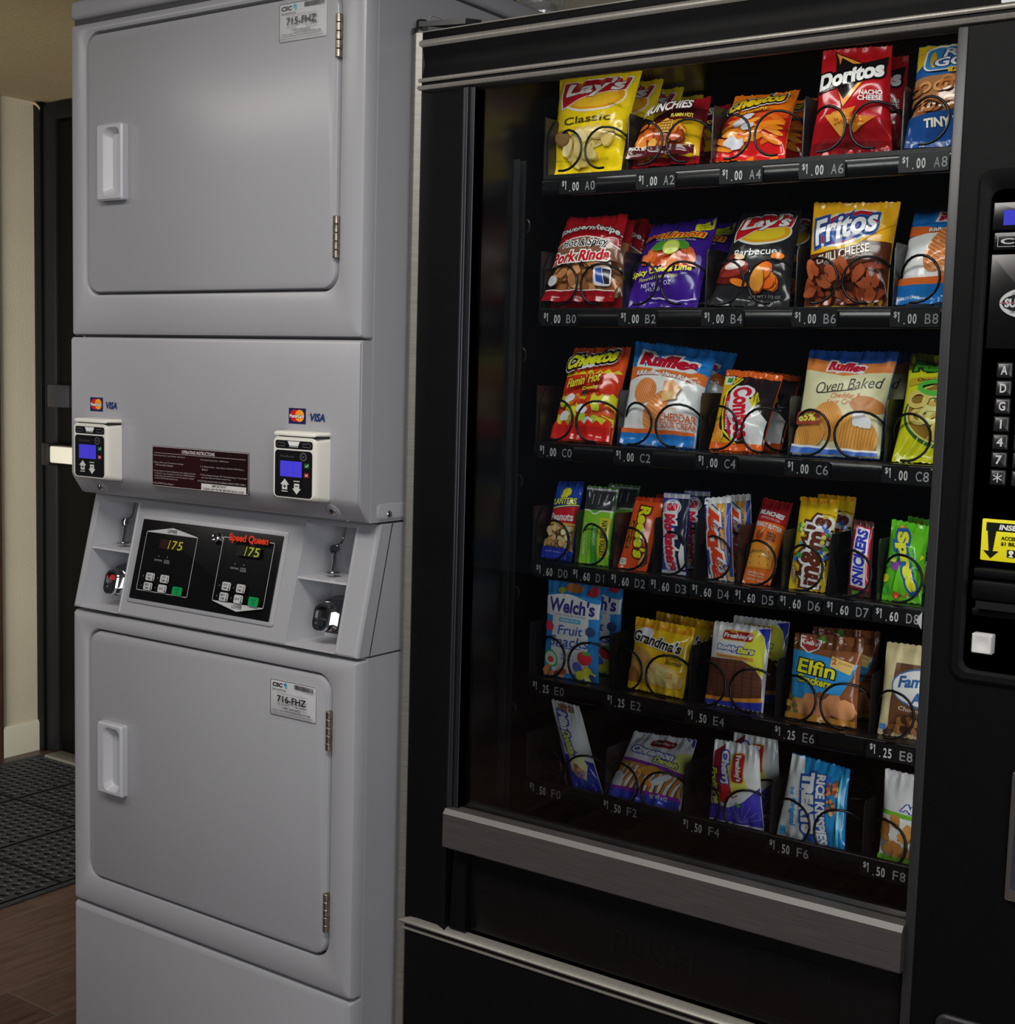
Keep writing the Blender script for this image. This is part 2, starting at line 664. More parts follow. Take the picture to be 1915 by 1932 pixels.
def floor_mat_mesh():
    mb = MB()
    rub = noisy('black_rubber', '2c2d30', '36373a', 0.6, 40, 0.2, 300)
    recess_shade = mat('060606', 0.8)  # near-black colour stands in for shade inside the holes; grooves share it
    T = 0.006
    S = 0.345
    nx, ny = 11, 9
    r = 0.0128
    for a in range(3):
        for b in range(4):
            X0, Y1 = -0.886 - S * a, 1.33 - S * b
            x1, x0 = X0 - 0.006, X0 - S + 0.006
            y1, y0 = Y1 - 0.006, Y1 - S + 0.006
            dy, dx = (y1 - y0) / nx, (x1 - x0) / ny
            for i in range(nx):
                cy = y0 + dy * (i + .5)
                ks = [x0 + dx * (k + (.5 if i % 2 else 0)) for k in range(ny + (0 if i % 2 else 1))]
                for c in ks:
                    lo, hi = max(c - dx / 2, x0), min(c + dx / 2, x1)
                    if hi - lo < dx * .7:
                        mb.add([(lo, cy - dy / 2, T), (hi, cy - dy / 2, T), (hi, cy + dy / 2, T), (lo, cy + dy / 2, T)], [(0, 1, 2, 3)], rub)
                        continue
                    vs = []
                    for q in range(8):
                        an = math.radians(45 * q)
                        sx = (1 if math.cos(an) > .1 else -1 if math.cos(an) < -.1 else 0)
                        sy = (1 if math.sin(an) > .1 else -1 if math.sin(an) < -.1 else 0)
                        vs.append((c + sx * dx / 2, cy + sy * dy / 2, T))
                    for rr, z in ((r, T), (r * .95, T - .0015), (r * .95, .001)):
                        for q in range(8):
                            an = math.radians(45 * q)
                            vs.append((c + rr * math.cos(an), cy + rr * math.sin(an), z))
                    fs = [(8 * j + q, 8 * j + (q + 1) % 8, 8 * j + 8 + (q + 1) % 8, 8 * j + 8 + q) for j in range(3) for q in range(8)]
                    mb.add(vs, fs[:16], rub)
                    mb.add(vs[16:], [[a - 16 for a in f] for f in fs[16:]], recess_shade)
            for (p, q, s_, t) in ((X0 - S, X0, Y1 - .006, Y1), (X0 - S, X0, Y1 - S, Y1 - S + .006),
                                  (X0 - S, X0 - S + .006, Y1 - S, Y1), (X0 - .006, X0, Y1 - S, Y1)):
                mb.add([(p, s_, T - .003), (q, s_, T - .003), (q, t, T - .003), (p, t, T - .003)], [(0, 1, 2, 3)], recess_shade)
    mb.box(-0.886 - 3 * S, -0.886, 1.33 - 4 * S, 1.33, 0.0, 0.0012, recess_shade)
    # bevelled rim
    a0, a1, b0, b1 = -0.886 - 3 * S, -0.886, 1.33 - 4 * S, 1.33
    for (p, q, s_, t) in ((a0 - .018, a0, b0 - .018, b1 + .018), (a1, a1 + .018, b0 - .018, b1 + .018),
                          (a0, a1, b0 - .018, b0), (a0, a1, b1, b1 + .018)):
        mb.box(p, q, s_, t, 0, T, rub, 0.004, 1)
    return tag(mb.build('floor_mat', origin=(-1.4, 0.65, 0)), 'black rubber drainage floor mat with round holes on the wood plank floor', 'mat')


floor_mat_mesh()

# foil duct rising behind the dryer
_foil = noisy('crinkled_foil', 'b8b8b6', 'e6e6e4', 0.3, 30, 0.9, 60, metal=0.55)
mb = MB()
_prof = []
_rnd = random.Random(5)
for i in range(60):
    _prof.append((0.047 + (0.006 if i % 2 else 0) + _rnd.uniform(-.0015, .0015), 1.25 + i * 0.0166))
mb.lathe(_prof, (0.355, 0.93, 0), (0, 0, 1), _foil, 24)
tag(mb.build('flexible_duct', origin=(0.355, 0.93, 1.25)), 'crinkled silver foil duct rising behind the white stacked dryer', 'duct')

# ------------------------------------------------------------------ stacked dryer
W = 0.683
dryer = thing('stacked_dryer', (W / 2, 0.36, 0), 'white coin and card stacked tumble dryer standing beside the black vending machine', 'dryer')
mb = MB()
mb.prism([(.0275, .012), (.0275, .927), (.15, .927), (.15, 1.137), (.0275, 1.137), (.0275, 1.953), (.70, 1.953), (.70, .012)], 0.0006, W - 0.0006, ENAMEL, 'x')
for x in (0.05, 0.62):
    for y in (0.08, 0.64):
        mb.box(x - .02, x + .02, y - .02, y + .02, 0, 0.02, BLACK)
mb.loft([(.143, .32, 1.78, 1.918, .012, .0003), (.1435, .3195, 1.7805, 1.9175, .0115, .0009), (.1445, .3185, 1.7815, 1.9165, .0105, .0009), (.145, .318, 1.782, 1.916, .010, .0003)], ENAMEL, cap1=False,
        xf=lambda x, y, z: (W - .0006 + y, x, z))
mb.build('cabinet', dryer)
lid = MB().box(-0.001, W + 0.001, 0.002, 0.703, 1.958, 1.992, ENAMEL, 0.008, 3)
lid.build('top_lid', dryer)
MB().box(0.003, W - 0.003, 0.01, 0.69, 1.9505, 1.9590, mat('3c3c3e', 0.6)).build('lid_gasket', dryer)


def front_panel(z0, z1, op=None):
    mb = MB()
    e = 0.009
    R = [(0.0015, W - .0015, z0, z1, .004, .027), (0.0015, W - .0015, z0, z1, .004, e), (.0015 + e * .3, W - .0015 - e * .3, z0 + e * .3, z1 - e * .3, .004, e * .3),
         (.0015 + e, W - .0015 - e, z0 + e, z1 - e, .003, 0)]
    if op:
        a, b, c, d = op
        R += [(a - .004, b + .004, c - .004, d + .004, .034, 0), (a - .001, b + .001, c - .001, d + .001, .031, .0015), (a, b, c, d, .03, .005), (a, b, c, d, .03, .022)]
        mb.loft(R, ENAMEL, cap1=False, n=8)
    else:
        mb.loft(R, ENAMEL, cap1=True, n=8)
    return mb


def dryer_door(a, b, c, d):
    g = .0035
    return MB().slab(a + g, b - g, c + g, d - g, .028, -0.0015, .022, .006, ENAMEL, n=8)


def handle(x0, x1, z0, z1):
    mb = MB()
    y = -.0015
    lip = x0 + (x1 - x0) * .27
    mb.loft([(x0, x1, z0, z1, .004, y), (x0 + .001, x1, z0, z1, .004, y - .011), (x0 + .003, x1 - .003, z0 + .003, z1 - .003, .003, y - .014),
             (lip, x1 - .006, z0 + .007, z1 - .007, .012, y - .014), (lip + .002, x1 - .007, z0 + .009, z1 - .009, .012, y - .012),
             (lip + .010, x1 - .010, z0 + .016, z1 - .016, .010, y - .001)], ENAMEL2, cap1=True)
    return mb


def hinge(x, z0, z1):
    mb = MB()
    n = 5
    h = (z1 - z0) / n
    for k in range(n):
        mb.lathe([(.0045, .0004), (.005, .001), (.005, h - .001), (.0045, h - .0004)], (x, -.0035, z0 + k * h), (0, 0, 1), STEEL, 12)
    mb.box(x - .001, x + .004, -.003, .004, z0, z1, STEEL)
    return mb


UP = (0.045, 0.633, 1.487, 1.931)
LO = (0.047, 0.633, 0.439, 0.897)
front_panel(1.4165, 1.950, UP).build('upper_front_panel', dryer)
ud = dryer_door(*UP).build('door', dryer)
handle(.091, .157, 1.644, 1.772).build('handle', ud)
hinge(.6315, 1.828, 1.891).build('hinge', ud)
hinge(.6315, 1.535, 1.598).build('hinge', ud)
front_panel(0.3845, 0.9245, LO).build('lower_front_panel', dryer)
ld = dryer_door(*LO).build('door', dryer)
handle(.088, .155, .607, .736).build('handle', ld)
hinge(.6315, .779, .842).build('hinge', ld)
hinge(.6315, .486, .549).build('hinge', ld)
front_panel(0.02, 0.3805).build('kick_panel', dryer)

# panel over the console, bent inwards at its foot
mb = MB()
_pr = [(.06, 1.4135), (.006, 1.4135), (.002, 1.412), (0, 1.408), (0, 1.174), (.002, 1.168), (.005, 1.163), (.021, 1.140), (.027, 1.1365), (.06, 1.1365)]
mb.prism(_pr, .003, W - .003, ENAMEL, 'x')
mb.prism([(.027, 1.4135), (.0045, 1.4135), (.0035, 1.408), (.0035, 1.175), (.008, 1.163), (.0225, 1.140), (.027, 1.137)], .0012, W - .0012, ENAMEL, 'x')
mb.build('lint_panel', dryer)


def screw(mb, o, ax, r=.006):
    mb.lathe([(r, -.001), (r, .0012), (r * .6, .0035), (r * .3, .004)], o, ax, CHROME, 14)


for sx in (.067, .619):
    mb = MB()
    mb.lathe([(.022, -.004), (.014, .001), (.010, .0015)], (sx, .0135, 1.1515), (0, -.82, -.57), ENAMEL, 20)
    screw(mb, (sx, .012, 1.1505), (0, -.82, -.57), .0065)
    mb.build('screw', dryer)
mb = MB()
mb.loft([(.042, .30, 1.140, 1.165, .008, 0), (.042, .30, 1.140, 1.165, .008, .0012), (.043, .299, 1.141, 1.164, .007, .0018)], ENAMEL,
        xf=lambda x, y, z: (W + y - .0008, x, z))
mb.build('side_bracket', dryer)
mb = MB()
screw(mb, (W + .001, .069, 1.149), (1, 0, 0), .0055)
mb.build('screw', dryer)


# control console, its front leaning back towards the top
def tilt(x, y, z):
    return (x, y + .05 * (z - .927) / .206, z)


CZ0, CZ1 = .9295, 1.1335
N1 = (.023, .126, .934, 1.124)
N2 = (.532, .637, .934, 1.124)
mb = MB()
xs = [.0075, N1[0], N1[1], N2[0], N2[1], W - .0075]
zs = [CZ0 + .004, N1[2], N1[3], CZ1 - .004]
for i in range(5):
    for j in range(3):
        if j == 1 and i in (1, 3):
            continue
        mb.add([tilt(x, 0, z) for x, z in ((xs[i], zs[j]), (xs[i + 1], zs[j]), (xs[i + 1], zs[j + 1]), (xs[i], zs[j + 1]))], [(0, 1, 2, 3)], ENAMEL)
mb.loft([(xs[0], xs[-1], zs[0], zs[-1], .0004, 0), (xs[0] - .004, xs[-1] + .004, zs[0] - .003, zs[-1] + .003, .001, .002), (.0015, W - .0015, CZ0, CZ1, .001, .006), (.0015, W - .0015, CZ0, CZ1, .001, .03)],
        ENAMEL, cap1=False, xf=tilt)
mb.loft([(.0005, W - .0005, CZ0, CZ1, .001, .031), (.0005, W - .0005, CZ0, CZ1, .001, .11)], ENAMEL, cap1=False, xf=tilt)
for (a, b, c, d) in (N1, N2):
    mb.loft([(a, b, c, d, .001, 0), (a, b, c, d, .001, .09)], ENAMEL2, cap1=True, xf=tilt)
    mb.loft([(a - .004, b + .004, c - .003, d + .004, .005, .0002), (a - .003, b + .003, c - .002, d + .003, .005, -.0012), (a - .0005, b + .0005, c - .0005, d + .0005, .002, -.001), (a, b, c, d, .001, .002)],
            ENAMEL, cap1=False, xf=tilt)
con = mb.build('console', dryer, sharp=25)

for (a, b, c, d) in (N1, N2):
    MB().box(a, b, .001, .09, 1.036, 1.0395, ENAMEL2, xf=tilt).build('coin_shelf', con)
    # turn-key lever hanging in the upper half
    mb = MB()
    cx = a + .042
    mb.tube([tilt(cx + .004, .040, 1.122), tilt(cx + .006, .038, 1.098), tilt(cx + .005, .036, 1.092), tilt(cx - .003, .034, 1.088)], .0022, CHROME)
    mb.lathe([(.003, -.004), (.0075, -.003), (.0075, .003), (.003, .004)], tilt(cx - .002, .032, 1.083), (0.2, -1, 0.1), CHROME, 16)
    mb.tube([tilt(cx - .002, .032, 1.083), tilt(cx + .001, .033, 1.062), tilt(cx + .001, .033, 1.046)], [.003, .0038, .0034], CHROME)
    mb.lathe([(.0115, 0), (.0125, .0012), (.0115, .0026), (.004, .0035)], tilt(cx + .001, .033, 1.045), (0, 0, 1), CHROME, 20)
    mb.lathe([(.006, -.004), (.004, 0)], tilt(cx + .001, .033, 1.045), (0, 0, 1), CHROME, 14)
    mb.build('coin_lever', con)
    mb = MB()
    x0, x1, z0, z1 = a + .034, a + .098, .951, 1.010
    mb.loft([(x0 + .006, x1, z0 + .003, z1, .014, .089), (x0 + .006, x1, z0 + .003, z1, .014, .030), (x0 + .008, x1 - .002, z0 + .005, z1 - .002, .012, .026)], CHROME, xf=tilt)
    mb.loft([(x0, x0 + .036, z0 + .006, z1 - .008, .014, .03), (x0, x0 + .036, z0 + .006, z1 - .008, .014, .016), (x0 + .002, x0 + .034, z0 + .008, z1 - .010, .012, .013), (x0 + .006, x0 + .030, z0 + .012, z1 - .014, .009, .013),
             (x0 + .007, x0 + .029, z0 + .013, z1 - .015, .008, .02)], CHROME, xf=tilt)
    mb.loft([(x0 + .007, x0 + .029, z0 + .013, z1 - .015, .008, .0195), (x0 + .007, x0 + .029, z0 + .013, z1 - .015, .008, .019)], mat('151515', .3), xf=tilt)
    mb.loft([(x0 + .011, x0 + .025, z0 + .014, z0 + .026, .003, .019), (x0 + .011, x0 + .025, z0 + .014, z0 + .026, .003, .015)], CHROME, xf=tilt)
    if a < .1:
        mb.loft([(x0 + .010, x0 + .026, z1 - .027, z1 - .018, .003, .019), (x0 + .010, x0 + .026, z1 - .027, z1 - .018, .003, .0175)], mat('b01c22', .4), xf=tilt)
    mb.build('coin_slide', con)
    for zz in (.946, 1.022):
        MB().lathe([(.005, 0), (.005, .002), (.003, .004)], tilt(a + .028, .089, zz), (0, -1, 0), STEEL, 12).build('lock_plug', con)
MB().add([tilt(N1[0] + .078, .0885, 1.015), tilt(N1[1] - .001, .0885, 1.015), tilt(N1[1] - .001, .0885, 1.034), tilt(N1[0] + .078, .0885, 1.034)], [(0, 1, 2, 3)], mat('a5323f', .5)).build('red_patch', con)  # flat red patch on the niche's back wall

# black display panel
PX0, PX1, PZ0, PZ1 = .151, .491, .963, 1.099
cp = MB().slab(PX0 - .009, PX1 + .009, PZ0 - .008, PZ1 + .008, .006, -.003, .004, .003, ENAMEL, xf=tilt).build('control_panel', con)
mb = MB()
mb.slab(PX0, PX1, PZ0, PZ1, .002, -.0042, -.002, .0006, BLACKG, xf=tilt)
A = Art(PX1 - PX0, PZ1 - PZ0)
WH, GN, OR = 'b4b4b4', '0a8a48', 'd8381c'


def ctrl_group(u0, u1, v0, v1, upper):
    if upper:
        A.poly([(u0, v1), (u1, v1 - .0), ((u0 + u1) / 2, v1 + .075)], WH)
        A.text('UPPER', (u0 + u1) / 2, v1 + .028, .07, .045, '1a1a1a', bold=.02)
        A.rro(u0, v0, u1, v1, .003, .0010, WH)
    else:
        A.poly([(u0, v0), ((u0 + u1) / 2, v0 - .085), (u1, v0)], WH)
        A.text('LOWER', (u0 + u1) / 2, v0 - .03, .07, .045, '1a1a1a', bold=.02)
        A.rro(u0, v0, u1, v1, .003, .0010, WH)
        A.rect(u0 + .05, v1 - .02, u0 + .315, v1 + .01, '0c0c0d')
    w, h = u1 - u0, v1 - v0
    A.rect(u0 + .30 * w, v0 + .74 * h, u0 + .76 * w, v0 + .90 * h, '2a1210' if upper else '1c1e18')
    A.poly([(u0 + .475 * w - .004, v0 + .82 * h - .055), (u0 + .475 * w + .001, v0 + .82 * h - .055), (u0 + .475 * w + .009, v0 + .82 * h + .055), (u0 + .475 * w + .004, v0 + .82 * h + .055)], 'a8b428')
    for k, dg in ((1, '7'), (2, '5')):
        A.text(dg, u0 + (.47 + .115 * k) * w, v0 + .82 * h, .034, .105, 'a8b428', shear=.12)
    A.text('DRYING', u0 + .33 * w, v0 + .54 * h, .055, .022, '9a9a9a')
    A.text('COOL', u0 + .50 * w, v0 + .55 * h, .04, .022, '9a9a9a')
    A.text('DOWN', u0 + .50 * w, v0 + .515 * h, .04, .022, '9a9a9a')
    for k in (.33, .50):
        A.ell(u0 + k * w, v0 + .61 * h, .004, .009, '6a6a6a')
    for (bu, bv, t1, t2) in ((.24, .25, 'HIGH', 'TEMP'), (.53, .25, 'LOW', 'TEMP'), (.24, .09, 'MED', 'TEMP'), (.53, .09, 'DELICATES', '')):
        x0, x1 = u0 + (bu - .085) * w, u0 + (bu + .085) * w
        y0, y1 = v0 + (bv - .065) * h, v0 + (bv + .065) * h
        A.rr(x0, y0, x1, y1, .003, WH)
        A.text(t1, (x0 + x1) / 2 - .008, (y0 + y1) / 2 + (.02 if t2 else 0), .030, .026, '202020', bold=.01)
        if t2:
            A.text(t2, (x0 + x1) / 2 - .008, (y0 + y1) / 2 - .022, .030, .026, '202020', bold=.01)
        A.rect(x1 - .012, y0 + .012, x1 - .008, y1 - .014, '303030')
        A.ell(x1 - .010, y0 + .018, .005, .012, '303030')
        A.ell(x0 - .017, (y0 + y1) / 2, .003, .008, '7a7a7a')
    A.rr(u0 + .73 * w, v0 + .02 * h, u0 + .92 * w, v0 + .16 * h, .003, GN)
    A.text('START', u0 + .825 * w, v0 + .115 * h, .035, .024, '0a5a30', bold=.02)
    A.text('0', u0 + .825 * w, v0 + .065 * h, .010, .035, '0a5a30', bold=.02)


ctrl_group(.045, .425, .115, .855, True)
ctrl_group(.615, .965, .145, .915, False)
A.text('Speed Queen', .80, .915, .265, .115, OR, bold=.035)
A.emit(mb, flat(PX0, PX1, PZ0, PZ1, -.0042, tilt), glow={'a8b428': .12})
mb.build('display_panel', cp, sharp=50)
mb = MB()
mb.lathe([(.009, 0), (.009, .007), (.0075, .009), (.005, .009), (.0045, .006)], tilt(.342, -.004, 1.083), (0, -1, 0.2), CHROME, 20)
mb.build('key_lock', cp)

# card readers
READ = mat('d9d6cc', 0.45)


def reader(x0, z0, lab):
    mb = MB()
    w, h = .091, .0965
    f = .031
    mb.loft([(x0 - .001, x0 + w + .001, z0 - .002, z0 + h, .006, .0005), (x0, x0 + w, z0, z0 + h, .008, -f + .010),
             (x0 + .001, x0 + w - .001, z0 + .001, z0 + h, .009, -f + .003), (x0 + .003, x0 + w - .003, z0 + .003, z0 + h, .009, -f)], READ, n=6)
    mb.loft([(x0, x0 + w + .001, z0 + h + .0016, z0 + h + .0085, .004, .0005), (x0, x0 + w, z0 + h + .0016, z0 + h + .0085, .004, -f + .007),
             (x0 + .002, x0 + w - .002, z0 + h + .0016, z0 + h + .007, .003, -f + .001), (x0 + .006, x0 + w - .006, z0 + h + .002, z0 + h + .0055, .002, -f - .0005)], READ, n=6)
    mb.box(x0 + .012, x0 + w - .0005, -f + .002, 0, z0 + h - .001, z0 + h + .003, mat('101010', .5))
    r = mb.build('card_reader', dryer)
    mb = MB()
    A = Art(w, h)
    A.rr(.075, .815, .93, .945, .004, '131214')
    A.poly([(.36, .935), (.64, .935), (.60, .865), (.40, .865)], 'dcdcd8')
    A.rect(.40, .845, .60, .853, 'dcdcd8')
    for sg in (1, -1):
        c = .5 + sg * .31
        A.line([(c - sg * .10, .905), (c + sg * .02, .905), (c + sg * .02, .925), (c + sg * .10, .88), (c + sg * .02, .835), (c + sg * .02, .855), (c - sg * .10, .855), (c - sg * .10, .905)], .0008, '6a6a6a')
    A.rr(.075, .05, .93, .79, .006, '131214')
    A.text('WaveReader', .36, .695, .34, .04, '4c4c4e')
    A.ring(.73, .70, .075, .063, .0012, '6c6c6e')
    A.text('CSC', .73, .70, .08, .035, '6c6c6e')
    A.rect(.20, .37, .70, .62, '4038c8')
    A.rect(.505, .37, .512, .62, '3830a8')
    A.rr(.76, .525, .87, .60, .001, '1c5a30')
    A.line([(.785, .56), (.81, .545), (.85, .585)], .0014, 'b8d8c0')
    A.rr(.76, .375, .87, .45, .001, '7a1c20')
    A.line([(.785, .395), (.845, .43)], .0014, 'd8b8b8')
    A.line([(.785, .43), (.845, .395)], .0014, 'd8b8b8')
    wt = 'c8c8c4'
    A.poly([(.32, .335), (.42, .245), (.38, .245), (.38, .165), (.26, .165), (.26, .245), (.22, .245)], wt)
    A.text('+', .32, .215, .07, .06, '131214', bold=.03)
    A.rect(.25, .13, .39, .145, wt)
    A.poly([(.60, .10), (.70, .19), (.66, .19), (.66, .27), (.54, .27), (.54, .19), (.50, .19)], wt)
    A.rect(.565, .222, .635, .236, '131214')
    A.rect(.53, .30, .67, .315, wt)
    A.emit(mb, flat(x0, x0 + w, z0, z0 + h, -f), rough=.3, glow={'4038c8': .30, '3830a8': .3})
    o = mb.build('reader_face', r, sharp=60)
    o['label'] = lab


reader(.0465, 1.1680, 'black reader face with a lit blue screen')
reader(.5310, 1.1680, 'black reader face with a lit blue screen')


def pay_sticker(x0, z0, w, h):
    mb = MB()
    A = Art(w, h)
    A.rect(0, 0, .44, 1, '1c2050')
    A.ell(.155, .52, .115, .38, 'c81e1e', n=28)
    A.ell(.285, .52, .115, .38, 'f0961e', n=28)
    for k in range(4):
        A.rect(.195, .25 + .14 * k, .245, .31 + .14 * k, 'f0961e')
    A.text('MasterCard', .22, .50, .36, .22, 'f4f0f0', bold=.02, out='602020', ow=.06)
    A.text('VISA', .745, .48, .40, .50, '1c2c6c', shear=.2, bold=.035)
    A.poly([(.48, .72), (.54, .73), (.565, .6)], 'e8a030')
    A.emit(mb, flat(x0, x0 + w, z0, z0 + h, 0.0), base=.0004)
    mb.build('payment_sticker', dryer, sharp=60)


pay_sticker(.054, 1.2845, .079, .0245)
pay_sticker(.535, 1.2835, .083, .0245)

mb = MB()
A = Art(.232, .068)
mb.slab(.2175, .4495, 1.1640, 1.2325, .003, -.0006, .0003, .0003, mat('1c0a0c', .25))
A.rect(.0, .0, .58, 1, '2a0c10')
A.rect(.58, .0, .78, 1, '1d0a0d')
wt = 'a8a0a0'
A.rro(.004, .012, .996, .988, .0025, .0007, 'c8c0c0')
A.text('OPERATING INSTRUCTIONS', .49, .895, .34, .085, 'd8d0d0', bold=.01)
A.rect(.03, .825, .97, .835, wt)
for t, u, v, w in (('1 Open Dryer Door: Load Clothes, Close Door.', .02, .765, .34), ('2 Select Fabric and Temperature Settings', .02, .595, .32), ('OR Turn Fabric Selector', .045, .535, .19),
                   ('3 Insert Coins or Card as Required. Use Additional Coins', .02, .385, .45), ('or Card for more Drying Time. OR Turn TIMER KNOB to', .035, .325, .43),
                   ('obtain desired Drying Time. Last 2-5 minutes of Cycle', .035, .265, .42), ('is COOL DOWN (No-Heat) Period.', .035, .205, .25), ('4 Push START Pad or Button.', .02, .085, .22),
                   ('5 To Stop Drying Cycle - OPEN Door.', .52, .745, .29), ('6 To Restart Dryer - Close Door and Push START Pad or', .52, .585, .44), ('Button.', .54, .52, .06),
                   ("7 When Display Indicates '00' Time Remaining or 'Panel Light'", .52, .385, .47), ('goes out, Remove Clothes from Dryer.', .535, .325, .30), ('IF CLOTHES ARE NOT DRY AS DESIRED, REPEAT STEPS 3 AND 4', .50, .235, .48)):
    A.text(t, u, v, w, .045, wt, align='l', bold=.005)
A.rect(.535, .02, .985, .185, 'cfcbc8')
A.text('IMPORTANT:', .72, .14, .15, .06, '1a1a1a', bold=.02)
A.text('CLEAR LINT FILTER BEFORE EACH LOAD', .76, .06, .41, .055, '1a1a1a', bold=.02)
A.emit(mb, flat(.2175, .4495, 1.1640, 1.2325, -.0006), rough=.3)
mb.build('instruction_plate', dryer, sharp=60)


def service_sticker(parent, x0, x1, z0, z1, num):
    mb = MB()
    y = -.0015
    mb.slab(x0, x1, z0, z1, .003, y - .0004, y + .0005, .0002, mat('b4b4b6', .35))
    A = Art(x1 - x0, z1 - z0)
    k = '1c1c1e'
    A.rro(.004, .006, .996, .994, .003, .0008, k)
    A.text('CSC', .16, .86, .22, .115, k, bold=.05, shear=.15)
    A.text('ServiceWorks', .20, .735, .30, .07, '55595c')
    A.poly([(.30, .90), (.34, .96), (.37, .90), (.335, .80)], '1c88a8')
    A.poly([(.33, .86), (.36, .89), (.37, .82), (.34, .79)], '30b0b0')
    rnd = random.Random(3)
    u = .53
    while u < .95:
        w = rnd.choice((.006, .010, .014))
        A.rect(u, .83, u + w, .955, k)
        u += w + rnd.choice((.006, .009))
    A.text('Please use this machine ID when reporting service', .50, .655, .62, .032, k)
    A.text(num, .50, .505, .62, .19, k, bold=.022)
    A.text('For Service:', .30, .355, .20, .04, k)
    A.text('Para Servicio:', .70, .355, .24, .04, k)
    A.text('1-877-264-6622', .50, .27, .38, .062, k, bold=.01)
    A.text('Visit our website: WWW.CSCSERVICEWORKS.COM', .50, .185, .80, .045, k, bold=.005)
    A.text('This machine is owned by CSC ServiceWorks and protected by notice of', .49, .12, .86, .035, k)
    A.text('unlawful abuse below may result in the notice or management of State property', .49, .065, .92, .035, k)
    A.emit(mb, flat(x0, x1, z0, z1, y - .0004), rough=.35)
    mb.build('service_sticker', parent, sharp=60)


service_sticker(ud, .507, .607, 1.862, 1.920, '715-FHZ')
service_sticker(ld, .503, .604, .8155, .8745, '716-FHZ')

# ------------------------------------------------------------------ vending machine
VX0, VX1 = 0.6925, 1.705
YF = 0.090
vm = thing('vending_machine', (1.19, 0.5, 0), 'black snack vending machine with silver trim and a glass front full of snacks', 'vending machine')
XL, XR = 0.800, 1.545          # inside of the snack compartment
mb = MB()
mb.box(VX0 + .006, XL - .004, .135, .96, .03, 1.868, BLACK)
mb.box(XR + .004, VX1, .135, .96, .03, 1.868, BLACK)
mb.box(XL - .004, XR + .004, .80, .96, .03, 1.868, BLACK)
mb.box(XL - .004, XR + .004, .135, .80, 1.845, 1.868, BLACK)
mb.box(XL - .004, XR + .004, .135, .80, .03, .50, BLACK)
for x in (.74, 1.64):
    for y in (.18, .90):
        mb.lathe([(.025, 0), (.025, .01), (.012, .012), (.012, .04)], (x, y, 0), (0, 0, 1), BLACK, 14)
mb.build('cabinet', vm)
mb = MB()
mb.box(XL - .004, XL, .128, .80, .50, 1.845, LINER)
mb.box(XR, XR + .004, .128, .80, .50, 1.845, LINER)
mb.box(XL, XR, .796, .80, .50, 1.845, LINER)
mb.box(XL, XR, .128, .80, 1.84, 1.845, LINER)
mb.box(XL, XR, .14, .80, .50, .505, LINER)
# rails and hooks on the side liner
for yy in (.215, .232):
    mb.box(XL, XL + .010, yy, yy + .003, .62, 1.70, mat('3c3c3e', .3, .5))
for zz in (1.60, 1.40, 1.20, 1.02, .83):
    mb.tube([(XL + .012 + .006 * math.sin(a), .236, zz + .010 * math.cos(a)) for a in [k * .4 for k in range(-1, 9)]], .0018, mat('2c2c2e', .3, .5), 6)
mb.build('liner', vm)

# door: stiles, header bands and rails
mb = MB()
mb.prism([(.713, YF + .003), (.722, YF + .006), (.735, YF + .0075), (.775, YF + .0065), (.7935, YF + .002), (.7935, .134), (.713, .134)], .500, 1.787, BLACK, 'z')
mb.build('door_stile', vm)
mb = MB()
mb.prism([(1.529, YF), (1.70, YF), (1.70, .134), (1.529, .134)], .500, 1.787, BLACK, 'z')
mb.build('door_stile', vm)
mb = MB()
mb.prism([(YF + .002, 1.808), (YF + .005, 1.82), (YF + .0075, 1.83), (YF + .005, 1.84), (YF + .002, 1.853), (.134, 1.853), (.134, 1.808)], .7135, 1.70, BLACK, 'x')
mb.box(.7045, 1.70, YF + .002, .134, 1.8635, 1.8745, BLACK, .001)
mb.box(.7045, 1.70, YF + .0025, .134, 1.7965, 1.8015, BLACK)
mb.box(.70, 1.70, .104, .134, 1.799, 1.872, BLACK)
mb.build('header_panel', vm)


def railx(z0, z1, y, x0=.7045, x1=1.70, d=.012, c=.0015):
    return MB().prism([(y + d, z0), (y + c * .6, z0), (y, z0 + c), (y, z1 - c), (y + c * .6, z1), (y + d, z1)], x0, x1, SILVERH, 'x')


railx(1.8745, 1.8765, YF + .001).build('trim_rail', vm)
railx(1.8530, 1.8635, YF - .001, c=.003).build('trim_rail', vm)
railx(1.8015, 1.8075, YF - .001).build('trim_rail', vm)
mb = MB()
mb.prism([(YF + .015, 1.7965), (YF - .001, 1.7965), (YF - .002, 1.794), (YF - .001, 1.7905), (YF + .001, 1.7895), (YF + .015, 1.7895)], .7045, 1.70, SILVERH, 'x')
mb.prism([(YF + .015, 1.7895), (YF + .002, 1.7895), (YF + .005, 1.7865), (YF + .010, 1.7845), (YF + .015, 1.7845)], .7045, 1.70, mat('1c1b1a', .4), 'x')
mb.build('trim_rail', vm)
mb = MB()
mb.prism([(YF + .012, .494), (YF - .002, .494), (YF - .003, .4965), (YF - .001, .4985), (YF + .006, .5035), (YF + .012, .5045)], .7045, 1.70, SILVERH, 'x')
mb.build('trim_rail', vm)
railx(.4830, .4865, YF - .001).build('trim_rail', vm)
MB().box(.7045, 1.70, YF + .003, .13, .4865, .494, BLACKG).build('trim_gasket', vm)
mb = MB()
mb.prism([(.6905, .130), (.6905, YF + .006), (.7025, YF - .003), (.7045, YF - .003), (.7130, YF + .0015), (.7130, .130)], .06, 1.8745, SILVER, 'z')
mb.build('corner_trim', vm, sharp=20)
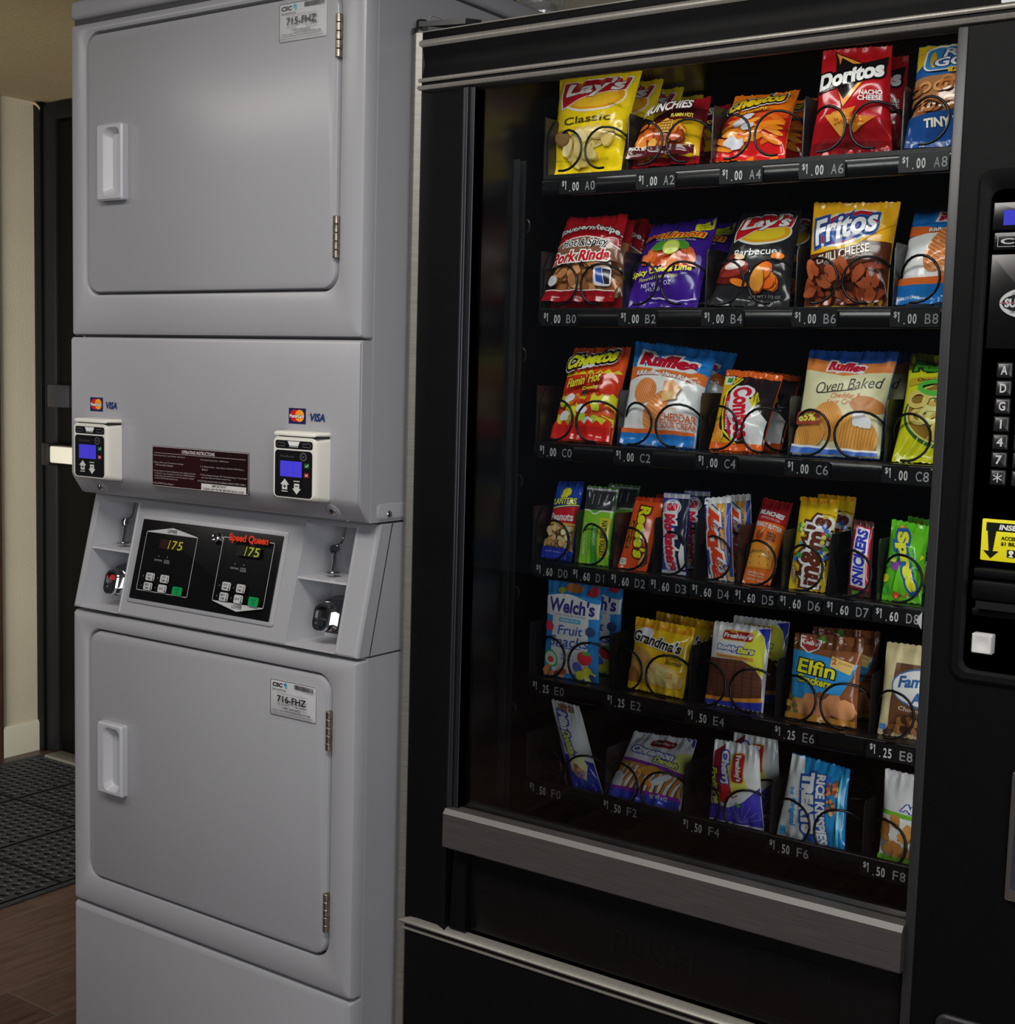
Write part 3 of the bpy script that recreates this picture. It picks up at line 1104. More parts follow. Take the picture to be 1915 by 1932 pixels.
MB().slab(.7135, 1.70, .06, .4825, .002, YF + .002, .134, .003, BLACK).build('lower_panel', vm)
# top hinge arm
mb = MB()
hm = mat('17171a', .3, .3)
mb.lathe([(.008, 0), (.0085, .001), (.0085, .010), (.0075, .012)], (.700, .105, 1.885), (0, 0, 1), hm, 20)
mb.lathe([(.011, 0), (.012, .001), (.012, .007), (.011, .009)], (.700, .105, 1.8755), (0, 0, 1), hm, 20)
mb.prism([(.690, .094), (.718, .098), (.770, .150), (.770, .19), (.74, .20), (.692, .118)], 1.8765, 1.8845, hm, 'z')
mb.prism([(.702, .096), (.775, .115), (.790, .135), (.70, .116)], 1.8855, 1.8935, hm, 'z')
mb.build('hinge', vm)

# glass and its frame
mb = MB()
FR = noisy('dark_anodised_frame', '26262a', '2c2c30', 0.3, 10, metal=0.4, stretch=(60, 60, 1))
for (a, b, y) in ((.7935, .7975, YF - .001), (.7985, .8025, YF - .0015), (.8035, .812, YF + .003)):
    mb.box(a, b, y, .12, .70, 1.787, FR, .0008, 1)
mb.box(.7935, .812, YF + .004, .12, .70, 1.787, BLACKG)
mb.build('glass_channel', vm)
FR2 = noisy('grey_channel', '333335', '3a3a3c', 0.35, 10, metal=0.3, stretch=(60, 60, 1))
MB().box(1.5165, 1.529, YF - .002, .12, .56, 1.787, FR2, .0015).build('glass_channel', vm)
MB().box(.812, 1.5165, .104, .110, .690, 1.787, GLASS).build('glass_pane', vm)

# grey push bar over the delivery flap
mb = MB()
mb.prism([(.128, .640), (YF - .012, .640), (YF - .014, .642), (YF - .014, .6935), (YF - .008, .7005), (.128, .7005)], .7975, 1.517, GREYBAR, 'x')
mb.prism([(YF - .0145, .6937), (YF - .0135, .6937), (YF - .0078, .7003), (YF - .0083, .7009)], .7975, 1.517, mat('6a6865', .5, .2), 'x')  # lighter lip colour stands in for ceiling light on the top edge
mb.build('delivery_bar', vm, sharp=20)
mb = MB()
mb.slab(.832, 1.512, .508, .637, .004, YF + .014, .128, .003, BLACKG)
A = Art(.68, .129)
A.emit(mb, flat(.832, 1.512, .508, .637, YF + .014))
mb.slab(1.302, 1.418, .52, .611, .004, YF + .0128, YF + .02, .001, BLACKG)
g = glyphs('PUSH', .02)
x0, x1, z0, z1 = g[2]
mb.add([(1.086 + .135 * (p[0] - x0) / (x1 - x0), YF + .0132, .540 + .040 * (p[1] - z0) / (z1 - z0)) for p in g[0]], g[1], mat('0c0c0d', .3))
mb.build('delivery_flap', vm)
MB().prism([(.8005, .506), (.831, .506), (.831, .637), (.806, .637)], YF + .005, .128, BLACK, 'y').build('flap_cheek', vm)
MB().box(1.5125, 1.5165, YF + .005, .128, .506, .637, BLACK).build('flap_cheek', vm)

# lamp above the trays
lm = MB().box(XL + .02, XR - .02, .130, .150, 1.826, 1.8385, mat('8a8a8a', .4))
lm.tube([(XL + .035, .140, 1.819), (XR - .035, .140, 1.819)], .0075, mat('f4f6ff', .4, emit=1.5), 12)
lamp = lm.build('lamp_tube', vm)
sm = MB().box(1.530, 1.5445, .118, .134, .70, 1.30, mat('8a8a8a', .4))  # unseen side tube, added to brighten the lower right packs
sm.tube([(1.526, .128, .72), (1.526, .128, 1.28)], .0065, mat('f4f6ff', .4, emit=1.0), 12)
side_fill = sm.build('lamp_tube', vm)


def case_light(par, loc, sx, sy, power, rot):
    d = bpy.data.lights.new('case_lamp', 'AREA')
    d.shape = 'RECTANGLE'
    d.size, d.size_y = sx, sy
    d.energy = power
    d.color = (1.0, .97, .92)
    o = bpy.data.objects.new('case_lamp', d)
    C.objects.link(o)
    o.parent = par
    o.location = Vector(loc) - world_loc(par)
    o.rotation_euler = rot


case_light(lamp, (1.172, .140, 1.810), .66, .018, .9, (math.radians(22), 0, 0))
case_light(side_fill, (1.518, .128, 1.0), .016, .56, .42, Vector((-.95, .42, 0)).to_track_quat('-Z', 'Y').to_euler())

# trays
SHELF = {'A': 1.678, 'B': 1.474, 'C': 1.265, 'D': 1.0746, 'E': .887, 'F': .706}
LIP = {'A': 1.6712, 'B': 1.4707, 'C': 1.2640, 'D': 1.0746, 'E': .8862, 'F': .7195}
PRICE = {'A': '1.00', 'B': '1.00', 'C': '1.00', 'D': '1.60', 'E': '1.25', 'F': '1.50'}
YS = .240
COL0, PITCH = .871, .0699
TX0 = .8365


def coil_mesh(k, side, zf, turns=5.2, depth=.068):
    """spiral whose first half turn sweeps in front of the pack; side +1 sweeps over the right, -1 over the left"""
    cx = COL0 + PITCH * k
    cz = zf + .0355
    r = .0315
    path = []
    n = int(turns * 22)
    for i in range(n + 1):
        t = i / 22.0
        a = math.radians(-100) + 2 * math.pi * t
        f = t - math.floor(t)
        base = math.floor(t)
        adv = base + (0.14 * f / .5 if f < .5 else .14 + .86 * (f - .5) / .5)
        path.append((cx + side * r * math.cos(a), YS + .001 + depth * adv, cz + r * math.sin(a)))
    return MB().tube(path, .0019, COILM, 8)


trays = {}
for row in 'ABCDEF':
    zf, zl = SHELF[row], LIP[row]
    mb = MB()
    mb.box(TX0, XR - .003, YS + .004, .74, min(zf, zl) - .006, zf - .0006, TRAYM)
    mb.prism([(TX0 - .0022, zf - .02), (TX0, zf - .02), (TX0, zf + .088), (TX0 - .0022, zf + .088)], YS + .006, .70, TRAYM, 'y')
    tr = mb.build('tray', vm, origin=(1.19, .45, zf))
    trays[row] = tr
    # side plate and dividers
    cols = [0.0] if row != 'D' else []
    marks = range(0, 10) if row == 'D' else range(0, 10, 2)
    for k in marks:
        xd = TX0 + PITCH * k
        h = .085
        if k == 0:
            continue
        mb = MB()
        pr = [(YS + .020, zf), (YS + .020, zf + h - .008), (YS + .024, zf + h), (.69, zf + h), (.69, zf)]
        mb.prism(pr, xd - .0009, xd + .0009, TRAYM, 'x')
        mb.build('divider', tr)
    mb = MB()
    mb.prism([(YS + .012, zf), (YS + .012, zf + .062), (YS + .030, zf + .085), (.69, zf + .085), (.69, zf)], TX0 + .001, TX0 + .003, TRAYM, 'x')
    mb.build('divider', tr)
    # price strip with its numerals
    mb = MB()
    z0, z1 = zl - .0265, zl
    mb.prism([(YS + .010, z0), (YS + .001, z0), (YS, z0 + .001), (YS, z1 - .003), (YS + .003, z1), (YS + .010, z1)], TX0, XR - .002, BLACKG, 'x')
    A = Art(XR - TX0, .0265)
    L = XR - TX0
    PW, CW = 'c4c4c4', '8e8e92'

    def one(cu, cv, h, t, c):
        t /= L
        A.rect(cu, cv - h / 2, cu + t, cv + h / 2, c)
        A.poly([(cu, cv + h / 2), (cu, cv + h * .34), (cu - t * 1.3, cv + h * .22), (cu - t * 1.3, cv + h * .34)], c)
    for k in marks:
        x = (.847 + PITCH * k - TX0)
        if row == 'A' and k in (0, 2, 4):
            x += (.026, .022, .019)[k // 2]
        pr = PRICE[row]
        if row == 'E' and k == 4:
            pr = '1.50'
        A.rr((x - .004) / L, .06, (x + .062) / L, .94, .0015, '0c0c0e')
        A.ell((x + .0025) / L, .38, .0075 / L, .0075 / .0265, '121214')
        A.text('$', (x + .0028) / L, .66, .0042 / L, .34, PW, bold=.01)
        one((x + .0072) / L, .56, .50, .0012, PW)
        A.rect((x + .0148) / L, .20, (x + .0162) / L, .27, PW)
        A.text(pr[2], (x + .0226) / L, .47, .0052 / L, .50, PW, bold=.02)
        A.text(pr[3], (x + .0292) / L, .47, .0052 / L, .50, PW, bold=.02)
        A.text(row, (x + .0468) / L, .47, .0080 / L, .50, CW, bold=.005)
        if k == 1:
            one((x + .0566) / L, .47, .50, .0010, CW)
        else:
            A.text(str(k), (x + .0566) / L, .47, .0076 / L, .50, CW, bold=.005)
    if row == 'D':
        A.poly([((1.4625 - TX0) / L, .45), ((1.4705 - TX0) / L, .92), ((1.4705 - TX0) / L, .0)], 'b0b0b0')
    A.emit(mb, flat(TX0, XR, z0, z1, YS), rough=.35)
    mb.build('price_strip', tr, sharp=50)
    if row == 'D':
        for k in range(10):
            coil_mesh(k, 1, zf).build('coil', tr, sharp=60)
    else:
        for k in range(0, 10, 2):
            coil_mesh(k, 1, zf).build('coil', tr, sharp=60)
            coil_mesh(k + 1, -1, zf).build('coil', tr, sharp=60)

# control panel
YP = YF + .016
mb = MB()
mb.loft([(1.551, 1.692, 1.018, 1.622, .016, YF + .001), (1.5515, 1.6915, 1.0185, 1.6215, .016, YF - .003), (1.555, 1.688, 1.022, 1.618, .014, YF - .005),
         (1.5625, 1.683, 1.029, 1.611, .012, YF - .004), (1.566, 1.680, 1.032, 1.600, .012, YF - .001), (1.567, 1.679, 1.033, 1.598, .012, YF + .0)], BLACK, cap1=True)
ctl = mb.build('control_panel', vm, sharp=25)
YP = YF - .0003
mb = MB()
mb.slab(1.570, 1.664, 1.551, 1.583, .002, YP - .001, YP + .001, .0006, BLACKG)
A = Art(.094, .032)
A.rect(.13, .18, .87, .72, '2222b4')
A.emit(mb, flat(1.570, 1.664, 1.551, 1.583, YP - .001), glow={'2222b4': .22})
mb.build('display', ctl)
mb = MB()
mb.slab(1.5725, 1.6615, 1.5285, 1.5485, .002, YP - .001, YP + .001, .0006, BLACKG)
A = Art(.089, .020)
A.rro(.05, .18, .95, .82, .0003, .0006, 'b4b4b4')
A.text('CRANE', .5, .5, .82, .34, 'b4b4b4', bold=.03)
A.emit(mb, flat(1.5725, 1.6615, 1.5285, 1.5485, YP - .001))
mb.build('maker_badge', ctl)
mb = MB()
mb.slab(1.571, 1.663, 1.415, 1.5235, .001, YP - .001, YP + .001, .0006, BLACKG)
A = Art(.092, .1085)
gr = 'b9b9bb'
A.ell(.50, .485, .365, .165, gr, n=36)
A.ell(.50, .485, .335, .105, '101012', n=36)
A.text('SUREVEND', .50, .485, .60, .095, gr, bold=.05, out='101012', ow=.10)
A.rect(.135, .481, .865, .489, 'b05a68')
A.text('GUARANTEED', .5, .575, .42, .032, '303034', arch=.55)
A.text('OR YOUR MONEY BACK', .5, .395, .46, .030, '303034', arch=-.55)
A.emit(mb, flat(1.571, 1.663, 1.415, 1.5235, YP - .001))
mb.build('guarantee_window', ctl)
rows = ('ABC', 'DEF', 'GHJ', '123', '456', '789', '*0#')
for r, keys in enumerate(rows):
    for c, ch in enumerate(keys[:3]):
        x, z = 1.5858 + .0243 * c, 1.3985 - .0209 * r
        mb = MB()
        mb.loft([(x - .0008, x + .0175, z - .0175, z + .0008, .001, YP), (x, x + .0167, z - .0167, z, .001, YP - .0012), (x + .0012, x + .0155, z - .0155, z - .0012, .001, YP - .0022)], mat('202022', .3))
        A = Art(.0167, .0167)
        if ch == '*':
            for q in (90, 30, -30):
                ca, sa = math.cos(math.radians(q)) * .34, math.sin(math.radians(q)) * .34
                A.line([(.5 - ca, .5 - sa), (.5 + ca, .5 + sa)], .0011, 'c4c4c4')
        else:
            A.text(ch, .5, .5, .44 if ch != '1' else None, .62, 'c4c4c4', bold=.02)
        A.emit(mb, flat(x, x + .0167, z - .0167, z, YP - .0022))
        mb.build('key', ctl, sharp=50)
mb = MB()
mb.slab(1.5795, 1.665, 1.166, 1.2155, .002, YP - .0006, YP + .001, .0003, mat('e8dc1e', .4))
A = Art(.0855, .0495)
k = '14140c'
A.rect(.06, .72, .96, .92, k)
A.poly([(.07, .90), (.20, .92), (.20, .74), (.165, .24), (.245, .24), (.14, .06), (.035, .24), (.11, .24)], k)
A.text('INSERT BILLS', .57, .82, .66, .13, 'e4e4dc', shear=.2, bold=.04)
A.text('ACCEPTS', .405, .565, .27, .09, k, bold=.03)
A.text('$1 BILLS', .405, .43, .27, .10, k, bold=.03)
A.rect(.36, .12, .47, .30, k)
A.ell(.415, .24, .035, .05, 'e4e4dc')
A.poly([(.38, .13), (.45, .13), (.415, .2)], 'e4e4dc')
A.rect(.60, .0, 1, .58, '7ccfc4')
A.emit(mb, flat(1.5795, 1.665, 1.166, 1.2155, YP - .0006))
mb.build('bill_sticker', ctl, sharp=50)
mb = MB()
mb.box(1.5755, 1.667, YP - .012, YP + .002, 1.146, 1.158, BLACK, .003)
mb.box(1.5755, 1.667, YP - .016, YP + .002, 1.120, 1.144, BLACK, .004)
mb.box(1.582, 1.661, YP - .0165, YP - .010, 1.110, 1.119, mat('050505', .5))
mb.box(1.5755, 1.667, YP - .010, YP + .002, 1.100, 1.110, BLACK, .003)
mb.build('bill_slot', ctl)
mb = MB()
mb.loft([(1.5785, 1.6030, 1.0555, 1.0795, .002, YP), (1.5785, 1.6030, 1.0555, 1.0795, .002, YP - .010), (1.580, 1.6015, 1.057, 1.078, .002, YP - .0125), (1.5815, 1.600, 1.0585, 1.0765, .009, YP - .0125), (1.5855, 1.596, 1.0625, 1.0725, .005, YP - .0105)], mat('d0cfcb', .4))
mb.build('coin_return_button', ctl)
mb = MB()
st = mat('a8a6a2', .25, .9)
mb.loft([(1.6345, 1.69, .764, .920, .003, YF + .001), (1.6345, 1.69, .764, .920, .003, YF - .007), (1.636, 1.689, .7655, .9185, .003, YF - .008), (1.640, 1.686, .775, .914, .002, YF - .008), (1.6405, 1.6855, .7755, .9135, .002, YF - .0005)], st, cap1=False)
mb.loft([(1.6405, 1.6855, .7755, .9135, .002, YF - .0006), (1.6405, 1.6855, .7755, .9135, .002, YF - .0008)], mat('3a3a42', .35))
mb.lathe([(.012, 0), (.012, .004), (.009, .006)], (1.663, YF - .0008, .805), (0, -1, 0), st, 20)
mb.build('coin_cup', vm)
mb = MB()
mb.loft([(1.562, 1.66, .53, .601, .012, YF + .001), (1.562, 1.66, .53, .601, .012, YF - .004), (1.565, 1.657, .533, .598, .010, YF - .006), (1.571, 1.651, .539, .592, .008, YF - .005), (1.573, 1.649, .541, .590, .007, YF - .001)], mat('2a2a2d', .3))
mb.build('lock_plate', vm)
mb = MB()
mb.slab(1.5635, 1.655, 1.8085, 1.8515, .001, YF + .0005, YF + .004, .0002, mat('e4e4e8', .5))
A = Art(.0915, .043)
A.rro(.06, .12, .94, .94, .002, .0006, '3a50a0')
A.emit(mb, flat(1.5635, 1.655, 1.8085, 1.8515, YF + .0005))
mb.build('notice_sticker', vm, sharp=50)

# ------------------------------------------------------------------ snacks
# corner points in the bag's own standing plane: (x,z) bottom left, bottom right, top right, top left, then how far the top leans back
Q = {
 'A0': ((0.832, 1.682), (0.958, 1.681), (0.970, 1.834), (0.820, 1.838), 0.034),
 'A2': ((0.970, 1.684), (1.090, 1.684), (1.072, 1.790), (0.990, 1.788), 0.068),
 'A4': ((1.108, 1.684), (1.224, 1.681), (1.216, 1.789), (1.115, 1.786), 0.060),
 'A6': ((1.261, 1.681), (1.380, 1.678), (1.370, 1.820), (1.272, 1.824), 0.004),
 'A8': ((1.396, 1.681), (1.522, 1.680), (1.522, 1.821), (1.395, 1.823), 0.036),
 'B0': ((0.835, 1.475), (0.967, 1.475), (0.957, 1.612), (0.845, 1.613), 0.052),
 'B2': ((0.972, 1.476), (1.098, 1.475), (1.092, 1.612), (0.977, 1.606), 0.068),
 'B4': ((1.115, 1.478), (1.242, 1.476), (1.228, 1.616), (1.130, 1.618), 0.064),
 'B6': ((1.264, 1.475), (1.384, 1.475), (1.387, 1.616), (1.261, 1.622), 0.024),
 'B8': ((1.391, 1.475), (1.518, 1.475), (1.518, 1.606), (1.391, 1.611), 0.068),
 'C0': ((0.849, 1.267), (0.959, 1.266), (0.958, 1.415), (0.850, 1.415), 0.054),
 'C2': ((0.972, 1.266), (1.103, 1.267), (1.108, 1.411), (0.966, 1.425), 0.052),
 'C4': ((1.127, 1.266), (1.211, 1.266), (1.215, 1.377), (1.123, 1.385), 0.054),
 'C6': ((1.257, 1.267), (1.386, 1.267), (1.388, 1.414), (1.255, 1.416), 0.048),
 'C8': ((1.402, 1.266), (1.520, 1.266), (1.520, 1.406), (1.400, 1.413), 0.060),
 'D0': ((0.844, 1.0756), (0.893, 1.0756), (0.893, 1.201), (0.842, 1.199), 0.032),
 'D1': ((0.906, 1.0756), (0.960, 1.0756), (0.962, 1.196), (0.905, 1.196), 0.022),
 'D2': ((0.978, 1.0756), (1.029, 1.0756), (1.031, 1.183), (0.980, 1.184), 0.046),
 'D3': ((1.056, 1.0756), (1.099, 1.0756), (1.100, 1.199), (1.055, 1.198), -0.002),
 'D4': ((1.134, 1.0756), (1.176, 1.0756), (1.168, 1.200), (1.124, 1.194), -0.004),
 'D5': ((1.189, 1.0756), (1.234, 1.0756), (1.236, 1.190), (1.188, 1.197), 0.062),
 'D6': ((1.261, 1.0756), (1.317, 1.0756), (1.318, 1.203), (1.259, 1.205), 0.036),
 'D7': ((1.350, 1.0756), (1.383, 1.0756), (1.383, 1.180), (1.351, 1.182), 0.0),
 'D8': ((1.398, 1.0756), (1.454, 1.0756), (1.452, 1.179), (1.400, 1.184), 0.022),
 'E0': ((0.847, 0.888), (0.950, 0.888), (0.949, 1.039), (0.849, 1.042), 0.004),
 'E2': ((1.006, 0.890), (1.101, 0.888), (1.106, 0.993), (1.002, 0.998), 0.020),
 'E4': ((1.139, 0.888), (1.232, 0.888), (1.232, 1.010), (1.139, 1.009), 0.016),
 'E6': ((1.267, 0.888), (1.373, 0.889), (1.372, 1.014), (1.268, 1.008), 0.016),
 'E8': ((1.404, 0.888), (1.500, 0.888), (1.500, 1.016), (1.405, 1.014), 0.012),
 'F0': ((0.912, 0.708), (0.966, 0.712), (0.899, 0.836), (0.842, 0.839), 0.030),
 'F2': ((0.972, 0.708), (1.103, 0.708), (1.097, 0.809), (0.984, 0.805), 0.060),
 'F4': ((1.153, 0.708), (1.243, 0.710), (1.230, 0.838), (1.157, 0.834), -0.004),
 'F6': ((1.261, 0.708), (1.366, 0.707), (1.357, 0.820), (1.269, 0.828), 0.028),
 'F8': ((1.415, 0.708), (1.515, 0.708), (1.515, 0.832), (1.416, 0.838), 0.004),
}
Y0 = .272
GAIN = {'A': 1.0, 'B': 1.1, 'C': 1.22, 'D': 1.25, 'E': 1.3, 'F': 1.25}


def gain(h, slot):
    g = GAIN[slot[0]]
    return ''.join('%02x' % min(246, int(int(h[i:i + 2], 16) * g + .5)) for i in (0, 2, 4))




def bag(slot, name, T, base, art, seal=.06, crease=1.0, rough=.16, round_=.5, backcol=None, metal=0.0, seed=None):
    (bl, br, tr, tl, dy) = Q[slot]
    seed = seed if seed is not None else sum(map(ord, slot))
    rnd = random.Random(seed)
    ph = [rnd.uniform(0, 6.28) for _ in range(6)]
    P = [Vector((bl[0], Y0, bl[1])), Vector((br[0], Y0, br[1])), Vector((tr[0], Y0 + dy, tr[1])), Vector((tl[0], Y0 + dy, tl[1]))]
    Wd = ((P[1] - P[0]).length + (P[2] - P[3]).length) / 2
    Hd = ((P[3] - P[0]).length + (P[2] - P[1]).length) / 2
    up = ((P[3] + P[2]) - (P[0] + P[1])).normalized()
    rt = ((P[1] + P[2]) - (P[0] + P[3])).normalized()
    nrm = rt.cross(up).normalized()
    if nrm.y > 0:
        nrm = -nrm
    off3 = Vector((rnd.uniform(0, 50), rnd.uniform(0, 50), 0))

    def prof(u, v):
        a = max(0.0, 1 - abs(2 * u - 1) ** 2.2) ** round_
        s = min(v, 1 - v)
        t = min(max((s - seal) / .30, 0), 1)
        b = (t * t * (3 - 2 * t)) ** .6 if t > 0 else 0
        return a * b

    def wr(u, v):
        e0 = math.exp(-((v - seal) / .13) ** 2)
        e1 = math.exp(-((1 - v - seal) / .13) ** 2)
        w = .0011 * e1 * math.sin(23 * u + ph[0] + 5 * v) + .0011 * e0 * math.sin(19 * u + ph[1] - 6 * v)
        w += .0007 * e1 * math.sin(47 * u + ph[2]) + .0006 * e0 * math.sin(41 * u + ph[3])
        q = noise.noise(Vector((u * Wd * 42, v * Hd * 42, 0)) + off3)
        q2 = abs(noise.noise(Vector((u * Wd * 26, v * Hd * 20, 3)) + off3))
        w += .0014 * q - .0026 * max(0, .22 - q2)
        edge = min(1, min(u, 1 - u) / .05)
        return w * crease * 1.45 * edge * min(1.1, Wd / .12 + .12)

    def bend(u, v):
        # seals flop a little, the body is pinched in below them
        return .003 * math.sin(3.1 * u + ph[4]) * (max(0, v - .8) / .2) ** 2 + .002 * math.sin(4 * u + ph[5]) * (max(0, .2 - v) / .2) ** 2

    def S(u, v, off, sgn=1):
        uu = .5 + (u - .5) * (1 - .05 * math.sin(math.pi * v) * (T / .02))
        p = (P[0] * (1 - uu) + P[1] * uu) * (1 - v) + (P[3] * (1 - uu) + P[2] * uu) * v
        d = T * prof(u, v) * sgn
        return p + nrm * (d + off + bend(u, v) + (wr(u, v) if sgn > 0 else 0))
    mb = MB()
    nu, nv = max(14, int(Wd / .0035)), max(20, int(Hd / .0035))
    vs, fs = [], []
    for j in range(nv + 1):
        for i in range(nu + 1):
            vs.append(S(i / nu, j / nv, 0))
    for j in range(nv):
        for i in range(nu):
            a = j * (nu + 1) + i
            fs.append((a, a + 1, a + nu + 2, a + nu + 1))
    # back sheet
    k = len(vs)
    bu, bv = 8, 12
    for j in range(bv + 1):
        for i in range(bu + 1):
            vs.append(S(i / bu, j / bv, -.0004, -1))
    for j in range(bv):
        for i in range(bu):
            a = k + j * (bu + 1) + i
            fs.append((a, a + bu + 1, a + bu + 2, a + 1))
    base = gain(base, slot)
    mb.add(vs, fs, mat(base, rough, metal))
    A = Art(Wd, Hd)
    art(A)
    A.items = [(a_, b_, gain(c_, slot)) for a_, b_, c_ in A.items]
    # pressed ridges of the two seals, in a slightly different sheen
    A.emit(mb, lambda u, v, o: S(u, v, o), base=.0008, step=.00015, maxe=.004, rough=rough, spec=.6)
    n = max(8, int(Wd / .004))
    zz = []
    for vb, sg in ((1.0, 1), (0.0, -1)):
        vs, fs = [], []
        for i in range(n + 1):
            vs.append(S(i / n, vb, 0))
            vs.append(S(i / n, vb, 0) + up * sg * (.0016 if i % 2 else 0))
        for i in range(n):
            fs.append((2 * i, 2 * i + 2, 2 * i + 3, 2 * i + 1))
        mb.add(vs, fs, mat(base, rough, metal))
    base_pt = (P[0] + P[1]) / 2
    mb.no_fix = False
    o = mb.build(name, origin=base_pt, sharp=60)
    return o


def behind(o, n, pitch, labels, group, cat, dz=0.0, dx=0.0):
    o['group'] = group
    for i in range(n):
        c = o.copy()
        C.objects.link(c)
        c.location = o.location + Vector((dx * (i + 1), pitch * (i + 1), dz))
        c['label'] = labels[i]
        c['category'] = cat
        c['group'] = group


def snack(slot, name, cat, label, T, base, art, back=0, backlabel=None, group=None, pitch=.066, **kw):
    o = bag(slot, name, T, base, art, **kw)
    tag(o, label, cat)
    if back:
        bls = backlabel if isinstance(backlabel, list) else [backlabel]
        behind(o, back, pitch, bls, group, cat)
    return o


YEL, RED, WHT, BLK = 'f4d313', 'c21a22', 'f2f0ec', '17161a'
CHIPY = ['f0d88c', 'e6c874', 'f4e2a4', 'dcb860']
ORG = ['e07820', 'd8601a', 'ee9438', 'c85416']


def banner(A, sub, body, subc):
    A.ell(.52, .735, .42, .165, 'f6ecd0', n=40)
    A.ell(.53, .735, .39, .142, 'f0a21c', n=40)
    A.ell(.54, .715, .32, .10, 'f6c02c', n=36)
    pts = [(.10, .915), (.30, .945), (.55, .955), (.80, .95), (.92, .935), (.90, .80), (.72, .785), (.50, .755), (.36, .71), (.14, .63), (.10, .75)]
    c = (.5, .83)
    A.poly([(c[0] + (p[0] - c[0]) * 1.05, c[1] + (p[1] - c[1]) * 1.10) for p in pts], WHT)
    A.poly(pts, RED)
    A.text("Lay's", .515, .835, .72, .205, WHT, rot=5, shear=.18, bold=.035, out='7e0c14', ow=.03)
    A.text(sub, .50, .50, .62, .075, subc, rot=4, bold=.008)
    if body:
        body(A)


def a_classic(A):
    def body(A):
        A.ell(.66, .30, .22, .08, 'e8cf84', 20)
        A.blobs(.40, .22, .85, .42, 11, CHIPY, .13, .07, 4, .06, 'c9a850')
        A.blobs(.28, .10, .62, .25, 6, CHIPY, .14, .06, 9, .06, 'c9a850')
        A.ell(.21, .31, .13, .075, '8a6638', -12)
        A.ell(.21, .315, .11, .06, '9c7646', -12)
        A.text('NET WT 1 1/2 OZ', .68, .105, .36, .025, '6a5a10')
        A.text('Potato Chips', .22, .10, .22, .025, '6a5a10')
    banner(A, 'Classic', body, '3c3a18')
    A.text('SEALED FOR FRESHNESS', .86, .62, .16, .02, '4a4818', rot=-8)


snack('A0', 'potato_chip_bag', 'chip bag', 'yellow potato chip bag with red banner in slot A0, frontmost of its column', .021, YEL, a_classic, 3,
      ['yellow potato chip bag in slot A0, directly behind the frontmost one', 'yellow potato chip bag in slot A0, third from the front', 'yellow potato chip bag in slot A0, fourth and farthest back'],
      'yellow chip bags in slot A0', pitch=.068)


def a_munch(A):
    A.band(lambda u: 1, lambda u: .80, 'a81420')
    A.band(lambda u: .80, lambda u: .52 + .06 * u, '5c1418')
    A.band(lambda u: .54 + .06 * u, lambda u: .10, 'e2b414')
    A.blobs(.08, .12, .75, .42, 60, ['d86a1c', 'e88a30', 'c85818', 'e8a648', 'b84c14'], .12, .055, 3, .2, '8a3410')
    A.rr(.46, .27, .66, .44, .003, 'e4b050')
    for k in range(4):
        A.line([(.48 + .05 * k, .28), (.48 + .05 * k, .43)], .0012, '9a6a20')
        A.line([(.47, .30 + .04 * k), (.65, .30 + .04 * k)], .0012, '9a6a20')
    A.band(lambda u: .13, lambda u: 0, '4a1016')
    A.text('MUNCHIES', .46, .66, .86, .15, WHT, rot=6, shear=.12, bold=.035, out='2a0a0c', ow=.08)
    A.text('FLAMIN HOT', .78, .50, .34, .06, 'f4e44c', rot=6, bold=.03, out='4a1016')
    A.text('SNACK MIX', .18, .12, .28, .04, WHT, bold=.02)


snack('A2', 'snack_mix_bag', 'chip bag', 'maroon snack mix bag with orange pretzels and crackers in slot A2, frontmost', .018, 'a81420', a_munch, 1,
      'maroon snack mix bag in slot A2, second from the front', 'snack mix bags in slot A2')


def a_cheet(A):
    A.band(lambda u: 1, lambda u: .58 - .05 * math.sin(4 * u), 'ee7a14')
    A.band(lambda u: .60 - .05 * math.sin(4 * u), lambda u: 0, 'd01c1c')
    A.band(lambda u: .62, lambda u: .50 + .08 * math.sin(7 * u), 'e0501a', u0=.3)
    rnd = random.Random(7)
    for k in range(26):
        A.ell(rnd.uniform(.1, .9), rnd.uniform(.12, .5), .14, .035, rnd.choice(['f08a20', 'e8701a', 'f49c34']), rnd.uniform(-25, 25), 12, .12, rnd)
    for (u, v) in ((.34, .42), (.48, .36), (.26, .20), (.36, .16), (.44, .50)):
        A.ell(u, v, .10, .05, 'd4d4dc', 15, 14, .15, rnd)
    A.text('Cheetos', .48, .76, .84, .19, 'f6d21c', rot=10, shear=.25, bold=.05, out=[(WHT, .16), (BLK, .11)])
    A.text('crunchy', .52, .585, .42, .06, 'f6c820', rot=10, shear=.3, bold=.03, out='8a2a10')


snack('A4', 'cheese_puff_bag', 'chip bag', 'orange and red cheese snack bag with yellow lettering in slot A4, frontmost', .018, 'e8701a', a_cheet, 1,
      'orange and red cheese snack bag in slot A4, second from the front', 'cheese snack bags in slot A4')


